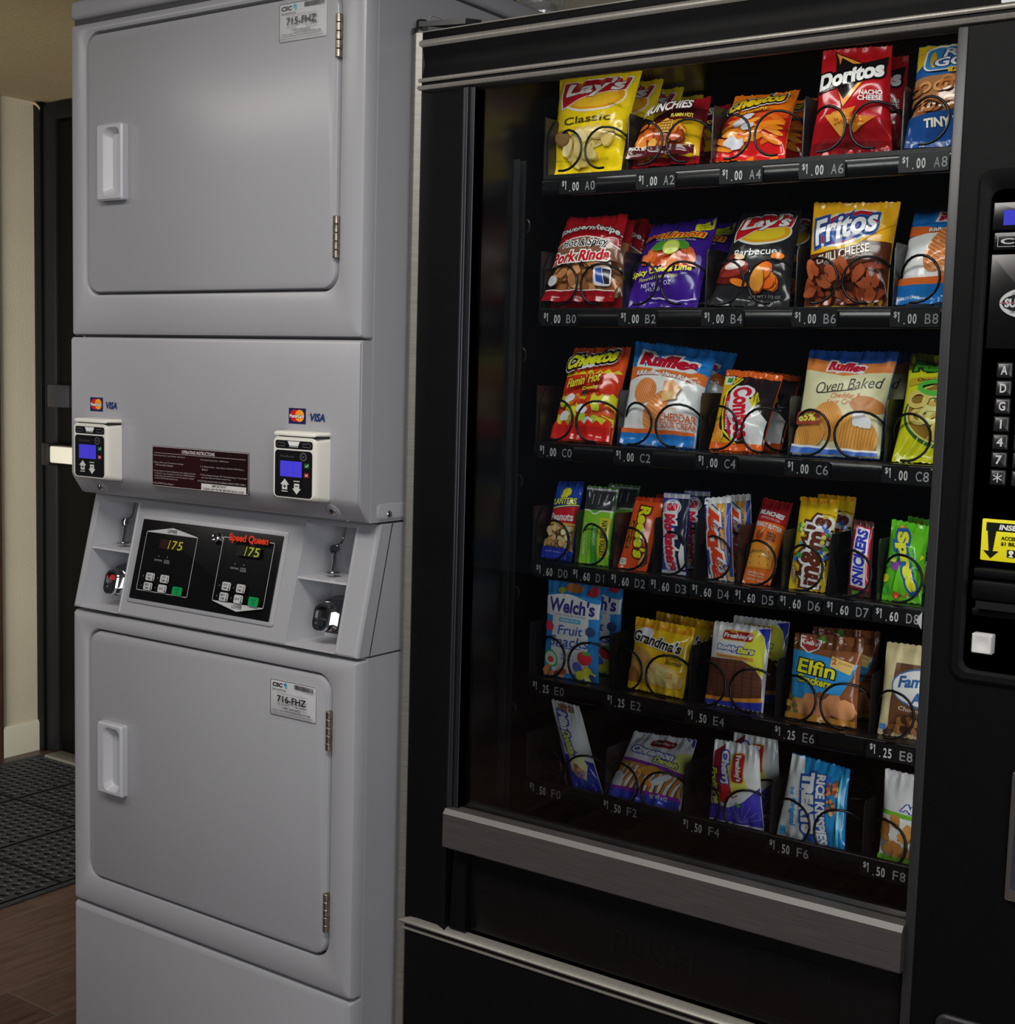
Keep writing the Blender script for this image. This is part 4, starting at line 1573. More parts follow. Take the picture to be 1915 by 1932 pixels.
def a_dor(A):
    A.band(lambda u: .30, lambda u: 0, '9c1018')
    A.band(lambda u: .12, lambda u: 0, '7a0c12')
    A.poly([(.20, .98), (.80, .80), (.42, .42)], '1a1012')
    A.poly([(.22, .965), (.62, .845), (.50, .845), (.30, .925), (.31, .84)], 'f0a030')
    A.poly([(.24, .95), (.50, .86), (.32, .93)], 'f8d880')
    A.poly([(.76, .765), (.83, .78), (.44, .43), (.36, .58), (.44, .50)], 'f0902a')
    A.poly([(.72, .74), (.80, .76), (.45, .455)], 'f8c860')
    A.poly([(-.0, .72), (.98, .90), (.96, .70), (.02, .565)], '151012')
    A.text('Doritos', .50, .73, .90, .165, WHT, rot=10, shear=.1, bold=.05, out='0c0c10', ow=.09)
    A.text('NACHO', .80, .555, .28, .045, WHT, bold=.03)
    A.text('CHEESE', .79, .505, .30, .045, WHT, bold=.03)
    A.poly([(.30, .38), (.62, .43), (.40, .17)], 'd8862c')
    A.poly([(.48, .35), (.86, .33), (.58, .19)], 'd07c24')
    A.poly([(.20, .36), (.50, .38), (.44, .14)], 'e09a3c')
    A.blobs(.35, .24, .70, .38, 22, ['c85a18', 'e8ac50', 'b84c14'], .02, .012, 5, .3)


snack('A6', 'tortilla_chip_bag', 'chip bag', 'tall red tortilla chip bag with black triangle emblem in slot A6, frontmost', .022, 'b8141e', a_dor, 1,
      'tall red tortilla chip bag in slot A6, second from the front', 'tortilla chip bags in slot A6')


def a_rold(A):
    A.band(lambda u: 1, lambda u: .66 - .1 * u, '2466ac')
    A.poly([(0, 1), (.55, 1), (.30, .90), (0, .72)], 'e8c418')
    A.band(lambda u: .64, lambda u: .20 + .05 * u, 'b07a4c')
    rnd = random.Random(2)
    for k in range(34):
        u, v = rnd.uniform(.0, 1), rnd.uniform(.27, .62)
        A.ring(u, v, .085, .055, .0042, rnd.choice(['b87238', 'cc8a4e', '9c5c2c', 'd89a60']), 14)
    A.band(lambda u: .26 + .05 * u, lambda u: 0, '1e4a8c')
    A.rr(.12, .665, .98, .965, .012, WHT)
    A.rr(.14, .675, .98, .955, .011, '3a8ccc')
    A.ell(.22, .80, .035, .11, 'e0b428', 12)
    A.text('Rold', .58, .875, .52, .11, WHT, bold=.03, out='1e4a8c')
    A.text('GOLD', .58, .755, .66, .11, WHT, bold=.03, out='1e4a8c')
    A.rect(.42, .635, 1, .685, 'e8b818')
    A.text('PRETZELS', .72, .66, .50, .032, '3a3010', bold=.03)
    A.text('TINY TWISTS', .58, .20, .74, .075, 'e8e8d4', rot=2, bold=.04)


snack('A8', 'pretzel_bag', 'pretzel bag', 'blue pretzel bag with yellow corner in slot A8, beside the control panel', .022, '2466ac', a_rold)


def a_pork(A):
    A.band(lambda u: .72, lambda u: .11, '9a6a48')
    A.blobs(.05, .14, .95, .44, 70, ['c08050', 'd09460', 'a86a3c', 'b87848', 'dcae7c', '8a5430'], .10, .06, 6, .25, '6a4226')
    A.band(lambda u: .74 - .35 * (u - .5) ** 2, lambda u: .44 , '7a5240')
    A.band(lambda u: 1, lambda u: .86 - .5 * (u - .5) ** 2, '9c141c')
    A.band(lambda u: .86 - .5 * (u - .5) ** 2, lambda u: .70 - .5 * (u - .5) ** 2, 'e8e2dc')
    A.band(lambda u: .85 - .5 * (u - .5) ** 2, lambda u: .71 - .5 * (u - .5) ** 2, '8c1018')
    A.text('SouthernRecipe', .47, .755, .98, .10, 'e8e2dc', bold=.03, arch=.75, out='2a2024')
    A.text('Hot & Spicy', .50, .62, .68, .11, '2a2422', rot=3, shear=.25, bold=.02, out='eae6e0', ow=.07)
    A.text('Pork Rinds', .46, .475, .88, .13, 'b4141e', rot=3, shear=.12, bold=.04, out='eae2dc', ow=.08)
    A.rr(.72, .16, .95, .36, .006, 'd4d4dc')
    A.poly([(.74, .33), (.82, .35), (.86, .18), (.76, .20)], '2a4ca0')
    A.poly([(.83, .34), (.94, .33), (.93, .18), (.87, .18)], '2c2430')
    A.ell(.10, .22, .075, .055, 'c8c8cc')
    A.band(lambda u: .125, lambda u: .115, 'e0dcd4')
    A.band(lambda u: .115, lambda u: 0, '8c1018')


snack('B0', 'pork_rind_bag', 'snack bag', 'red pork rind bag with brown rinds showing in slot B0, frontmost', .018, '9c141c', a_pork, 1,
      'red pork rind bag in slot B0, second from the front', 'pork rind bags in slot B0')


def a_baja(A):
    A.poly([(.72, .93), (.99, .985), (.99, .87), (.76, .83)], 'd8d420')
    A.text('This Bag', .86, .925, .16, .03, '3c3a10', rot=9)
    A.text('is Spicy!', .87, .885, .16, .03, '3c3a10', rot=9)
    A.poly([(.08, .50), (.30, .60), (.70, .61), (.90, .48), (.60, .45), (.35, .40)], 'b4481c')
    A.blobs(.15, .42, .85, .57, 26, ['c85a24', 'd8703a', 'a83c18', 'e08a54'], .12, .045, 8, .2)
    A.ell(.38, .62, .13, .05, '4a8c2c', 15)
    A.ell(.68, .625, .12, .05, '4a8c2c', -12)
    A.ell(.54, .60, .125, .085, 'b4c444')
    A.ell(.54, .60, .105, .07, 'cdd868')
    A.text('Baja', .26, .755, .34, .09, 'c83a1c', rot=8, shear=.3, bold=.03, out='e8b428', ow=.05)
    A.text('Limon', .66, .765, .58, .10, 'd83a1c', rot=2, shear=.3, bold=.03, out='f0c82c', ow=.06)
    A.text('Chile & Lime Seasoned Snacks', .58, .685, .56, .025, 'd8c8e8', rot=0)
    A.text('Spicy Chile & Lime', .48, .325, .84, .075, 'e8e024', rot=6, shear=.25, bold=.03)
    A.text('Flavored Potato Chips', .46, .255, .54, .045, 'd8d430', rot=6, shear=.2)
    A.text('NET WT 2 OZ', .44, .195, .42, .04, 'e0d8ec', rot=5)
    A.text('(42.5 g)', .40, .15, .2, .035, 'e0d8ec', rot=5)
    A.band(lambda u: .075 + .02 * math.sin(6 * u), lambda u: .06 + .02 * math.sin(6 * u), 'b8b0d0', u0=.35)


snack('B2', 'lime_chip_bag', 'chip bag', 'purple chile lime chip bag with yellow corner flash in slot B2, frontmost', .020, '3c1c84', a_baja, 1,
      'purple chile lime chip bag in slot B2, second from the front', 'purple chip bags in slot B2')


def a_bbq(A):
    def body(A):
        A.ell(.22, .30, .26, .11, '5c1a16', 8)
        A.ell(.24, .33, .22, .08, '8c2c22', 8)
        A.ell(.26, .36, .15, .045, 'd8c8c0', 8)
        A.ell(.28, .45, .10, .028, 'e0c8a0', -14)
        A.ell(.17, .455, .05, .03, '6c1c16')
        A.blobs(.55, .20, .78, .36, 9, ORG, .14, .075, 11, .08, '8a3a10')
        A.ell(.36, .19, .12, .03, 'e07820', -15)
        A.ell(.84, .45, .085, .04, 'e07820', 10)
        A.text('NET WT 1 1/2 OZ', .70, .075, .40, .022, '9a9a9a')
    banner(A, 'Barbecue', body, 'd8d8d8')


snack('B4', 'barbecue_chip_bag', 'chip bag', 'black barbecue chip bag with red banner in slot B4, frontmost', .020, '262528', a_bbq, 1,
      'black barbecue chip bag in slot B4, second from the front', 'black chip bags in slot B4')


def a_frit(A):
    A.band(lambda u: .60 + .0 * u, lambda u: 0, '54281a')
    A.poly([(0, 1), (1, 1), (1, .78), (.62, .56), (.2, .49), (0, .485)], 'e0a41c')
    A.ell(.46, .73, .43, .20, 'e8b848', 18, 40)
    A.ell(.46, .735, .40, .175, WHT, 18, 40)
    A.ell(.46, .74, .38, .155, 'b01c24', 18, 40)
    A.text('Fritos', .45, .755, .74, .26, WHT, rot=14, shear=.15, bold=.03, out=[('3a64b4', .10), ('28407c', .07)])
    A.text('BRAND', .52, .655, .22, .03, 'e8d8d0', rot=12)
    A.text('CHILI CHEESE', .46, .475, .66, .085, 'e0d8cc', rot=13, shear=.1, bold=.02)
    A.text('FLAVORED CORN CHIPS', .46, .415, .42, .032, 'd8d0c4', rot=11)
    A.blobs(.05, .04, .97, .36, 40, ['9c4a28', '8a3c20', 'b05a34', '7c341c', 'a85230'], .11, .05, 12, .15, '3a1810')
    A.text('SEALED FOR', .86, .60, .15, .02, 'e0d8cc', rot=8)


snack('B6', 'corn_chip_bag', 'chip bag', 'gold and brown corn chip bag in slot B6, between black bag and blue bag', .021, 'e0a41c', a_frit)


def ruff(A, cu, cv, w, h, rot=-3):
    A.text('Ruffles', cu, cv, w, h, 'a8142a', rot=rot, bold=.06, out=[(WHT, .13)], grow=-.1)


def ridges(A, pts, n, c0, c1):
    for (u, v, ru, rv, rot) in pts:
        A.ell(u, v, ru, rv, c0, rot, 26)
        ca, sa = math.cos(math.radians(rot)), math.sin(math.radians(rot))
        for k in range(n):
            f = -0.85 + 1.7 * k / (n - 1)
            l = math.sqrt(1 - f * f) * .92
            p = []
            for q in (-l, 0, l):
                x, y = ru * A.W * f, rv * A.H * (q + .05 * math.sin(3 * f))
                p.append((u + (x * ca - y * sa) / A.W, v + (x * sa + y * ca) / A.H))
            A.line(p, .0011, c1)


def a_ruff(A):
    A.band(lambda u: 1, lambda u: .70 + .04 * math.sin(3 * u), '2470b8')
    A.band(lambda u: .73 + .04 * math.sin(3 * u + .2), lambda u: .56 + .08 * math.sin(3 * u), 'd8682a')
    A.band(lambda u: .60 + .085 * math.sin(3 * u), lambda u: .0, 'e6e4e4')
    rnd = random.Random(3)
    for k in range(5):
        A.line([(rnd.uniform(0, .2), .95 - .05 * k), (rnd.uniform(.7, 1), .90 - .03 * k)], .0012, '1c5a9c')
    ruff(A, .50, .82, .72, .15)
    A.text('RRRuffles Have Ridges', .52, .645, .78, .062, 'f4ead8', rot=-3, bold=.04, arch=.5, out='9c4018')
    ridges(A, [(.30, .50, .155, .12, 40), (.48, .32, .24, .10, 62)], 11, 'd4844c', 'b4642e')
    A.poly([(.55, .60), (.66, .62), (.78, .55), (.72, .46), (.56, .48)], 'd48a50')
    A.poly([(.54, .48), (.72, .52), (.74, .44), (.58, .40)], 'e0a060')
    A.text('FLAVORED', .70, .335, .14, .02, 'c05020')
    A.text('CHEDDAR', .78, .255, .44, .075, 'b8582c', bold=.015)
    A.text('& SOUR CREAM', .76, .185, .52, .055, 'b8582c', bold=.015)
    A.band(lambda u: .145 - .01 * u, lambda u: .105, 'd8602a')
    A.band(lambda u: .105, lambda u: 0, '2268ac')


snack('C2', 'ridged_chip_bag', 'chip bag', 'blue and white ridged potato chip bag with red lettering in slot C2, frontmost', .022, '2470b8', a_ruff, 1,
      'blue and white ridged potato chip bag in slot C2, second from the front', 'ridged chip bags in slot C2')


def a_ruff8(A):
    A.band(lambda u: 1, lambda u: .82 - .06 * u, '1c6cb8')
    A.poly([(0, .80), (.42, .72), (1, .80), (1, .70), (.4, .62), (0, .68)], 'd8682a')
    A.band(lambda u: .66 + .03 * u, lambda u: 0, 'e4e2e4')
    A.rr(.28, .84, 1, .99, .003, '8c1424')
    A.text('Ruffles', .66, .905, .70, .13, 'b01a30', bold=.06, out=WHT, ow=.10)
    A.text('RRRuffles Have Ridges', .62, .735, .72, .06, 'f4ead8', rot=8, bold=.04, out='9c4018')
    ridges(A, [(.50, .54, .34, .16, 60), (.62, .42, .34, .13, 80)], 15, 'd4884e', 'b4642e')
    A.band(lambda u: .22, lambda u: .165, 'd8682a')
    A.band(lambda u: .165, lambda u: 0, '1e6cb4')
    A.text('POTATO CHIPS', .16, .06, .26, .03, 'd8e4f0')


snack('B8', 'ridged_chip_bag', 'chip bag', 'blue and white ridged potato chip bag in slot B8, beside the glass edge', .021, '1c6cb8', a_ruff8)


def a_hot(A):
    A.band(lambda u: 1, lambda u: .60, 'c84a1c')
    A.band(lambda u: .66, lambda u: .42, 'b42a18')
    rnd = random.Random(4)

    def flame(v, c, seed, amp=.05):
        r = random.Random(seed)
        pts = [(0, v - .05)]
        for k in range(15):
            pts.append((k / 14, v + (amp if k % 2 else 0) + r.uniform(-.012, .012) + .05 * k / 14))
        pts.append((1, v))
        return pts
    A.poly(flame(.66, 0, 1) , 'e4b820')
    A.band(lambda u: .655 + .05 * u, lambda u: .50, 'c03018')
    A.poly(flame(.40, 0, 2), 'e4b820')
    A.band(lambda u: .42 + .04 * u, lambda u: .16, 'd8c428')
    A.blobs(.05, .18, .95, .42, 34, ['c03c20', 'd05028', 'a83018'], .12, .035, 6, .2)
    A.blobs(.05, .18, .95, .40, 8, ['b0bc34', '98a82c'], .09, .05, 8, .2)
    for (u, v) in ((.28, .41), (.52, .30), (.62, .18), (.22, .22)):
        A.ell(u, v, .095, .045, 'd4d4d8', 20, 12, .2, rnd)
    A.poly([(.48, .50), (.56, .52), (.54, .45), (.47, .44)], '2c2c34')
    A.poly(flame(.12, 0, 5), 'c8281c')
    A.band(lambda u: .14, lambda u: 0, 'b4201c')
    A.text('Cheetos', .46, .85, .84, .17, 'f2d024', rot=12, shear=.25, bold=.05, out=[(WHT, .17), (BLK, .12)])
    A.text("Flamin' Hot", .46, .60, .56, .10, 'f0d830', rot=14, shear=.3, bold=.02, out='8a1a10')
    A.text('Crunchy', .60, .515, .26, .05, 'f0c828', rot=12, bold=.03, out='8a1a10')


snack('C0', 'hot_puff_bag', 'chip bag', 'orange red cheese snack bag with flames in slot C0, at the end of the tray', .018, 'c84a1c', a_hot)


def a_comb(A):
    A.band(lambda u: 1, lambda u: .93, 'd8581c')
    A.band(lambda u: .93, lambda u: .08, '241c1e')
    A.poly([(0, .92), (.30, .92), (.10, .60), (.12, .20), (.50, .06), (0, .06)], 'e4a01c')
    A.line([(.34, .90), (.16, .70), (.14, .45), (.22, .22), (.48, .08)], .003, 'f0c838')
    A.rr(.03, .80, .20, .92, .002, 'd8d8d4')
    A.rect(.07, .83, .18, .90, '3c8c34')
    A.poly([(.20, .62), (.30, .78), (.52, .80), (.60, .62), (.98, .38), (.96, .08), (.66, .10), (.42, .30), (.22, .36)], 'dedcd8')
    A.poly([(.16, .60), (.24, .68), (.26, .40), (.44, .20), (.36, .14), (.20, .34)], 'b81c2c')
    A.text('Combos', .52, .46, .62, .34, 'b8182c', rot=-78, bold=.05, out=[('dedcd8', .13)])
    A.text('STUFFED SNACKS', .25, .40, .34, .05, 'f0e8e0', rot=-82, bold=.03)
    A.poly([(.62, .60), (.72, .72), (.80, .60), (.72, .50)], 'd8b820')
    A.text('REAL', .70, .63, .12, .035, '3a2a10', rot=-80, bold=.03)
    A.text('CHEESE', .76, .61, .14, .035, '3a2a10', rot=-80, bold=.03)
    A.blobs(.02, .10, .24, .24, 8, ['d88c30', 'e8b45c', 'c87a20'], .08, .05, 3, .1)
    A.band(lambda u: .09, lambda u: 0, 'd8581c')


snack('C4', 'stuffed_pretzel_bag', 'snack bag', 'small black and orange stuffed pretzel bag with red script in slot C4, frontmost', .015, 'd8581c', a_comb, 1,
      'small black and orange stuffed pretzel bag in slot C4, second from the front', 'stuffed pretzel bags in slot C4', crease=1.3)


def a_oven(A):
    A.band(lambda u: 1, lambda u: .88 - .06 * (1 - abs(2 * u - 1)), '24509c')
    A.band(lambda u: .92 - .07 * (1 - abs(2 * u - 1.1)), lambda u: .74 - .07 * (1 - abs(2 * u - 1)), 'd0783c')
    A.band(lambda u: .80 - .08 * (1 - abs(2 * u - 1)), lambda u: 0, 'd8c49c')
    A.text('Ruffles', .50, .825, .42, .105, 'b0182e', rot=-4, bold=.06, out=[(WHT, .13)], grow=-.1)
    A.text('Oven Baked', .57, .64, .74, .105, '2c2824', rot=8, shear=.3)
    A.line([(.27, .555), (.5, .575), (.68, .60)], .0016, '2c2824')
    A.text('Cheddar &', .57, .535, .34, .05, 'cc6432', rot=3, shear=.2)
    A.text('Sour Cream', .56, .475, .38, .05, 'cc6432', rot=3, shear=.2)
    A.ell(.82, .46, .19, .08, 'b87438', -6)
    ridges(A, [(.40, .30, .19, .17, 30), (.18, .18, .20, .12, 20), (.74, .18, .24, .17, -15)], 13, 'd89648', 'ba7830')
    A.blobs(.70, .26, .86, .36, 7, ['d8d4cc', 'c8c8c8'], .07, .04, 5, .2)
    A.rr(.02, .255, .33, .37, .003, '943c34')
    A.text('65%', .17, .315, .22, .075, 'ece04c', bold=.04)
    A.text('LESS FAT', .29, .29, .10, .025, 'ece04c')
    A.band(lambda u: .085 - .03 * u, lambda u: .06 - .03 * u, 'e4e0dc')
    A.band(lambda u: .065 - .03 * u, lambda u: 0, '2454a4')


snack('C6', 'baked_chip_bag', 'chip bag', 'beige oven baked ridged chip bag in slot C6, frontmost', .022, '24509c', a_oven, 1,
      'beige oven baked ridged chip bag in slot C6, second from the front', 'oven baked chip bags in slot C6', rough=.4)


def a_fun(A):
    A.band(lambda u: 1, lambda u: .84, '5c6414')
    A.text('Funyuns', .50, .86, .86, .13, '46a02c', bold=.06, out='20381c', ow=.09)
    A.poly([(.06, .745), (1, .80), (1, .72), (.06, .665)], 'b89c2c')
    A.text('Onion Flavored Rings', .56, .735, .80, .05, '5c2c14', rot=3, bold=.03)
    A.ell(.62, .42, .56, .31, '2c5c30', 0, 40)
    A.ell(.62, .425, .53, .285, 'c8c46c', 0, 40)
    A.ell(.62, .425, .51, .27, '8c6c28', 0, 40)
    rnd = random.Random(6)
    for k in range(26):
        A.ring(rnd.uniform(.22, .98), rnd.uniform(.20, .62), .14, .085, .0065, rnd.choice(['d4b864', 'e0c878', 'c4a450']), 18)
    A.ring(.42, .64, .22, .08, .007, '4cac3c')
    for k in range(5):
        A.line([(.04 + .1 * k, .02), (.18 + .12 * k, .20)], .0012, 'dcdc5c')


snack('C8', 'onion_ring_bag', 'snack bag', 'yellow green onion ring snack bag in slot C8, beside the glass edge', .021, 'c4c41c', a_fun)

# --- row D, bars
FOIL = 'b8b8bc'


def a_pea(A):
    A.band(lambda u: 1, lambda u: .66, '1c3c94')
    A.ell(.48, .86, .15, .075, 'd8c020', 60, 16)
    A.ell(.45, .80, .12, .055, 'd8c020', 75, 16)
    A.band(lambda u: .62 + .06 * u, lambda u: .42, 'b41c28')
    A.band(lambda u: .645 + .06 * u, lambda u: .63 + .06 * u, 'e0c848')
    A.text('PLANTERS', .47, .735, .92, .085, 'ecd42c', rot=3, bold=.03, out='14245c')
    A.text('Peanuts', .50, .535, .84, .10, 'ece4e0', rot=2, bold=.03)
    A.band(lambda u: .45 - .1 * (u - .5) ** 2, lambda u: .12, '8c6c44')
    A.band(lambda u: .46, lambda u: .435, 'c89834')
    A.blobs(.06, .15, .94, .42, 46, ['c8a070', 'd8b484', 'b48a58', 'e0c094'], .10, .045, 3, .12, '6c4c2c')
    A.band(lambda u: .14, lambda u: 0, '24309c')
    A.text('NET WT 2 OZ (56 g)', .45, .085, .6, .03, 'a8b0d8')


snack('D0', 'peanut_pack', 'peanut pack', 'narrow blue and red peanut tube in slot D0, leftmost of the bar row', .013, '1c3c94', a_pea, seal=.05)


def a_nat(A):
    A.band(lambda u: 1, lambda u: .70, '2c2c30')
    A.band(lambda u: .985, lambda u: .955, '8c8c90')
    for k in range(3):
        A.text('3 PER SERVING', .28 + .22 * k, .84, .14, .035, 'c8c8cc', rot=-84)
    A.band(lambda u: .70 - .06 * max(0, 1 - abs(u - .45) / .18), lambda u: 0, '7cb42c')
    A.band(lambda u: .70 - .06 * max(0, 1 - abs(u - .45) / .18), lambda u: .68 - .06 * max(0, 1 - abs(u - .45) / .18), 'dce8c8')
    A.rect(.42, .0, .64, .50, '3c8c34')
    A.rect(.66, .10, .96, .60, 'dcb024')
    A.text('NATURE VALLEY', .81, .34, .46, .17, '2c5428', rot=-90, bold=.04)
    A.text('CRUNCHY', .53, .36, .24, .09, 'dcec9c', rot=-90, bold=.02)
    A.text("Oats 'n Honey", .18, .32, .42, .13, 'f0f4e4', rot=-90, bold=.02)
    A.text('GRANOLA BARS', .37, .30, .24, .05, '4c7c24', rot=-90)


snack('D1', 'granola_bar', 'granola bar', 'green granola bar wrapper with black top in slot D1, frontmost', .010, '55962c', a_nat, 1,
      'green granola bar wrapper in slot D1, second from the front', 'granola bars in slot D1', seal=.04)


def a_ree(A):
    A.text('Reese\'s', .60, .50, .72, .40, 'f4d818', rot=-84, shear=.2, bold=.05, out='4c2010', ow=.09)
    A.rr(.17, .26, .30, .64, .001, '3c1810')
    A.text('2 PEANUT BUTTER CUPS', .235, .45, .35, .08, 'f0a028', rot=-88, bold=.02)
    A.rr(.06, .045, .26, .13, .002, 'e8e4e0')
    A.text('210', .16, .088, .12, .05, '4c2c20', bold=.03)
    A.poly([(.62, .03), (.86, .24), (.97, .24), (.97, .10), (.75, .02)], '5c2c1c')
    A.poly([(.66, .05), (.86, .22), (.93, .22), (.76, .04)], 'c89864')
    A.text('NET WT 1.5 OZ', .30, .82, .16, .04, '7c1c10', rot=-90)
    A.band(lambda u: 1, lambda u: .955, 'c83818')


snack('D2', 'peanut_butter_cup_pack', 'candy bar', 'bright orange peanut butter cup pack with yellow lettering in slot D2, frontmost', .010, 'e2491c', a_ree, 1,
      'bright orange peanut butter cup pack in slot D2, second from the front', 'orange candy packs in slot D2', seal=.04)


def a_mus(A):
    A.band(lambda u: 1, lambda u: .94, '9c9ca4')
    A.band(lambda u: .94, lambda u: .04, '2c3c8c')
    A.rect(.62, .02, 1, .94, '1c1e34')
    A.text('3', .40, .83, .09, .42, 'b8203c', rot=-88, bold=.07, out=[('e8e4f0', .16)])
    A.ring(.40, .83, .36, .095, .0016, 'c8cce8')
    A.text('Musketeers', .42, .40, .70, .46, 'b8203c', rot=-86, shear=.1, bold=.06, out=[('e8e8f4', .15)])
    A.poly([(.78, .06), (.94, .08), (.92, .36), (.84, .40), (.74, .26)], 'd8d8dc')
    A.band(lambda u: .045, lambda u: 0, 'a0a0a8')


snack('D3', 'nougat_bar', 'candy bar', 'navy and silver candy bar with crimson lettering in slot D3, frontmost', .011, '23306f', a_mus, 1,
      'navy and silver candy bar in slot D3, second from the front', 'navy candy bars in slot D3', seal=.04)


def a_pay(A):
    A.poly([(.58, .0), (.98, .0), (.80, .96), (.44, .96)], 'c8944c')
    A.rect(.86, .05, 1, .95, '34448c')
    A.poly([(.02, .93), (.12, .96), (.14, .5), (.2, .06), (.06, .06)], '2c3c8c')
    A.text('PayDay', .42, .46, .88, .56, 'd43c1c', rot=94, shear=.1, bold=.08, out=[('24347c', .20), ('f0ece4', .15)])
    A.text('Peanut Caramel Bar', .80, .58, .40, .06, '2c3c8c', rot=92, bold=.02)
    A.band(lambda u: .96, lambda u: .93, 'd8d4d0')


snack('D4', 'peanut_caramel_bar', 'candy bar', 'white and caramel candy bar with orange red lettering in slot D4, frontmost', .011, 'dedad6', a_pay, 1,
      'white and caramel candy bar in slot D4, second from the front', 'white candy bars in slot D4', seal=.04)


def a_mun2(A):
    A.band(lambda u: 1, lambda u: .70, '9c1c20')
    A.band(lambda u: .70, lambda u: 0, 'dc601c')
    A.text('MUNCHIES', .50, .81, .82, .065, 'ece0d8', rot=-6, bold=.05, out='5c1010')
    A.text('SANDWICH CRACKERS', .50, .745, .66, .03, 'd8a8a0', rot=-6)
    A.text('PEANUT BUTTER', .50, .655, .92, .055, 'f0dcc0', rot=-7, bold=.03)
    A.ell(.28, .54, .13, .055, '8c3c1c')
    A.line([(.30, .56), (.42, .62)], .0012, 'e0b890')
    for k, t in enumerate(('REAL', 'PEANUT', 'BUTTER')):
        A.text(t, .70, .57 - .035 * k, .30, .028, '3c3018', rot=-5, bold=.03)
    A.rr(.08, .16, .92, .46, .004, 'e87c24')
    A.rr(.10, .18, .90, .36, .004, 'f08c34')
    rnd = random.Random(1)
    for k in range(9):
        A.ell(.2 + .3 * (k % 3) + rnd.uniform(-.03, .03), .21 + .07 * (k // 3), .025, .010, 'b4541a')
    A.text('Peanut Butter Filled', .45, .11, .6, .025, 'f0d8b8', rot=-5)
    A.text('Flavored Crackers', .45, .08, .6, .025, 'f0d8b8', rot=-5)
    A.text('NET WT 1.42 OZ', .45, .035, .6, .022, 'f0d8b8', rot=-5)


snack('D5', 'cracker_pack', 'cracker pack', 'red and orange peanut butter cracker pack in slot D5', .012, 'b83c1c', a_mun2, seal=.03, crease=.6)


def a_mm(A):
    A.text("m&m's", .58, .42, .74, .58, 'ece8e4', rot=84, bold=.09, out=[('4c2418', .19)])
    A.text("m&m's", .58, .42, .74, .58, '55281a', rot=84, bold=.05, out=[('ece8e4', .10)])
    rnd = random.Random(9)
    for k in range(26):
        A.ell(rnd.choice([rnd.uniform(.80, .94), rnd.uniform(.16, .30)]), rnd.uniform(.26, .70), .055, .026, rnd.choice(['2c5cb4', '3c8c3c', 'c8b42c', 'b43424', 'd8c84c', '3c94b4']), 0, 14)
    A.rr(.10, .07, .22, .24, .003, '7c4c1c')
    A.text('PEANUT', .16, .155, .15, .08, 'f0e4b0', rot=88, bold=.03)
    A.band(lambda u: 1, lambda u: .95, 'c88c14')


snack('D6', 'candy_pack', 'candy pack', 'yellow candy pack with brown and white lettering in slot D6, frontmost', .013, 'dca416', a_mm, 1,
      'yellow candy pack in slot D6, second from the front', 'yellow candy packs in slot D6', seal=.05)


def a_sni(A):
    A.band(lambda u: 1, lambda u: 0, '3c241e')
    A.poly([(.10, .12), (.92, .08), (.96, .92), (.24, .95)], 'a01c38')
    A.poly([(.14, .145), (.80, .115), (.86, .90), (.30, .93)], 'e0e0ec')
    A.text('SNICKERS', .52, .525, .74, .50, '28309c', rot=87, shear=.1, bold=.05)
    A.rr(.2, .02, .5, .075, .001, '4c7c2c')


snack('D7', 'nougat_peanut_bar', 'candy bar', 'slim brown candy bar with blue lettering on white in slot D7', .010, '3a211c', a_sni, seal=.04)


def a_spr(A):
    A.blobs(.02, .02, .98, .98, 22, ['c83c24', 'd8782c', 'd8c428', '7c3c8c', 'b4d844', '3c9c2c'], .12, .06, 10, .05)
    A.poly([(.30, .12), (.70, .98), (.98, .80), (.90, .30), (.60, .06)], '5cac24')
    A.text('Spree', .58, .50, .78, .38, 'e4cc2c', rot=-72, shear=.2, bold=.06, out=[('24508c', .15)])
    A.text('chewy', .84, .52, .28, .10, '24508c', rot=-72, bold=.02)


snack('D8', 'chewy_candy_bag', 'candy bag', 'lime green chewy candy bag with yellow script in slot D8, frontmost', .015, '54a822', a_spr, 1,
      'lime green chewy candy bag in slot D8, second from the front', 'green candy bags in slot D8', crease=1.6)

# --- row E


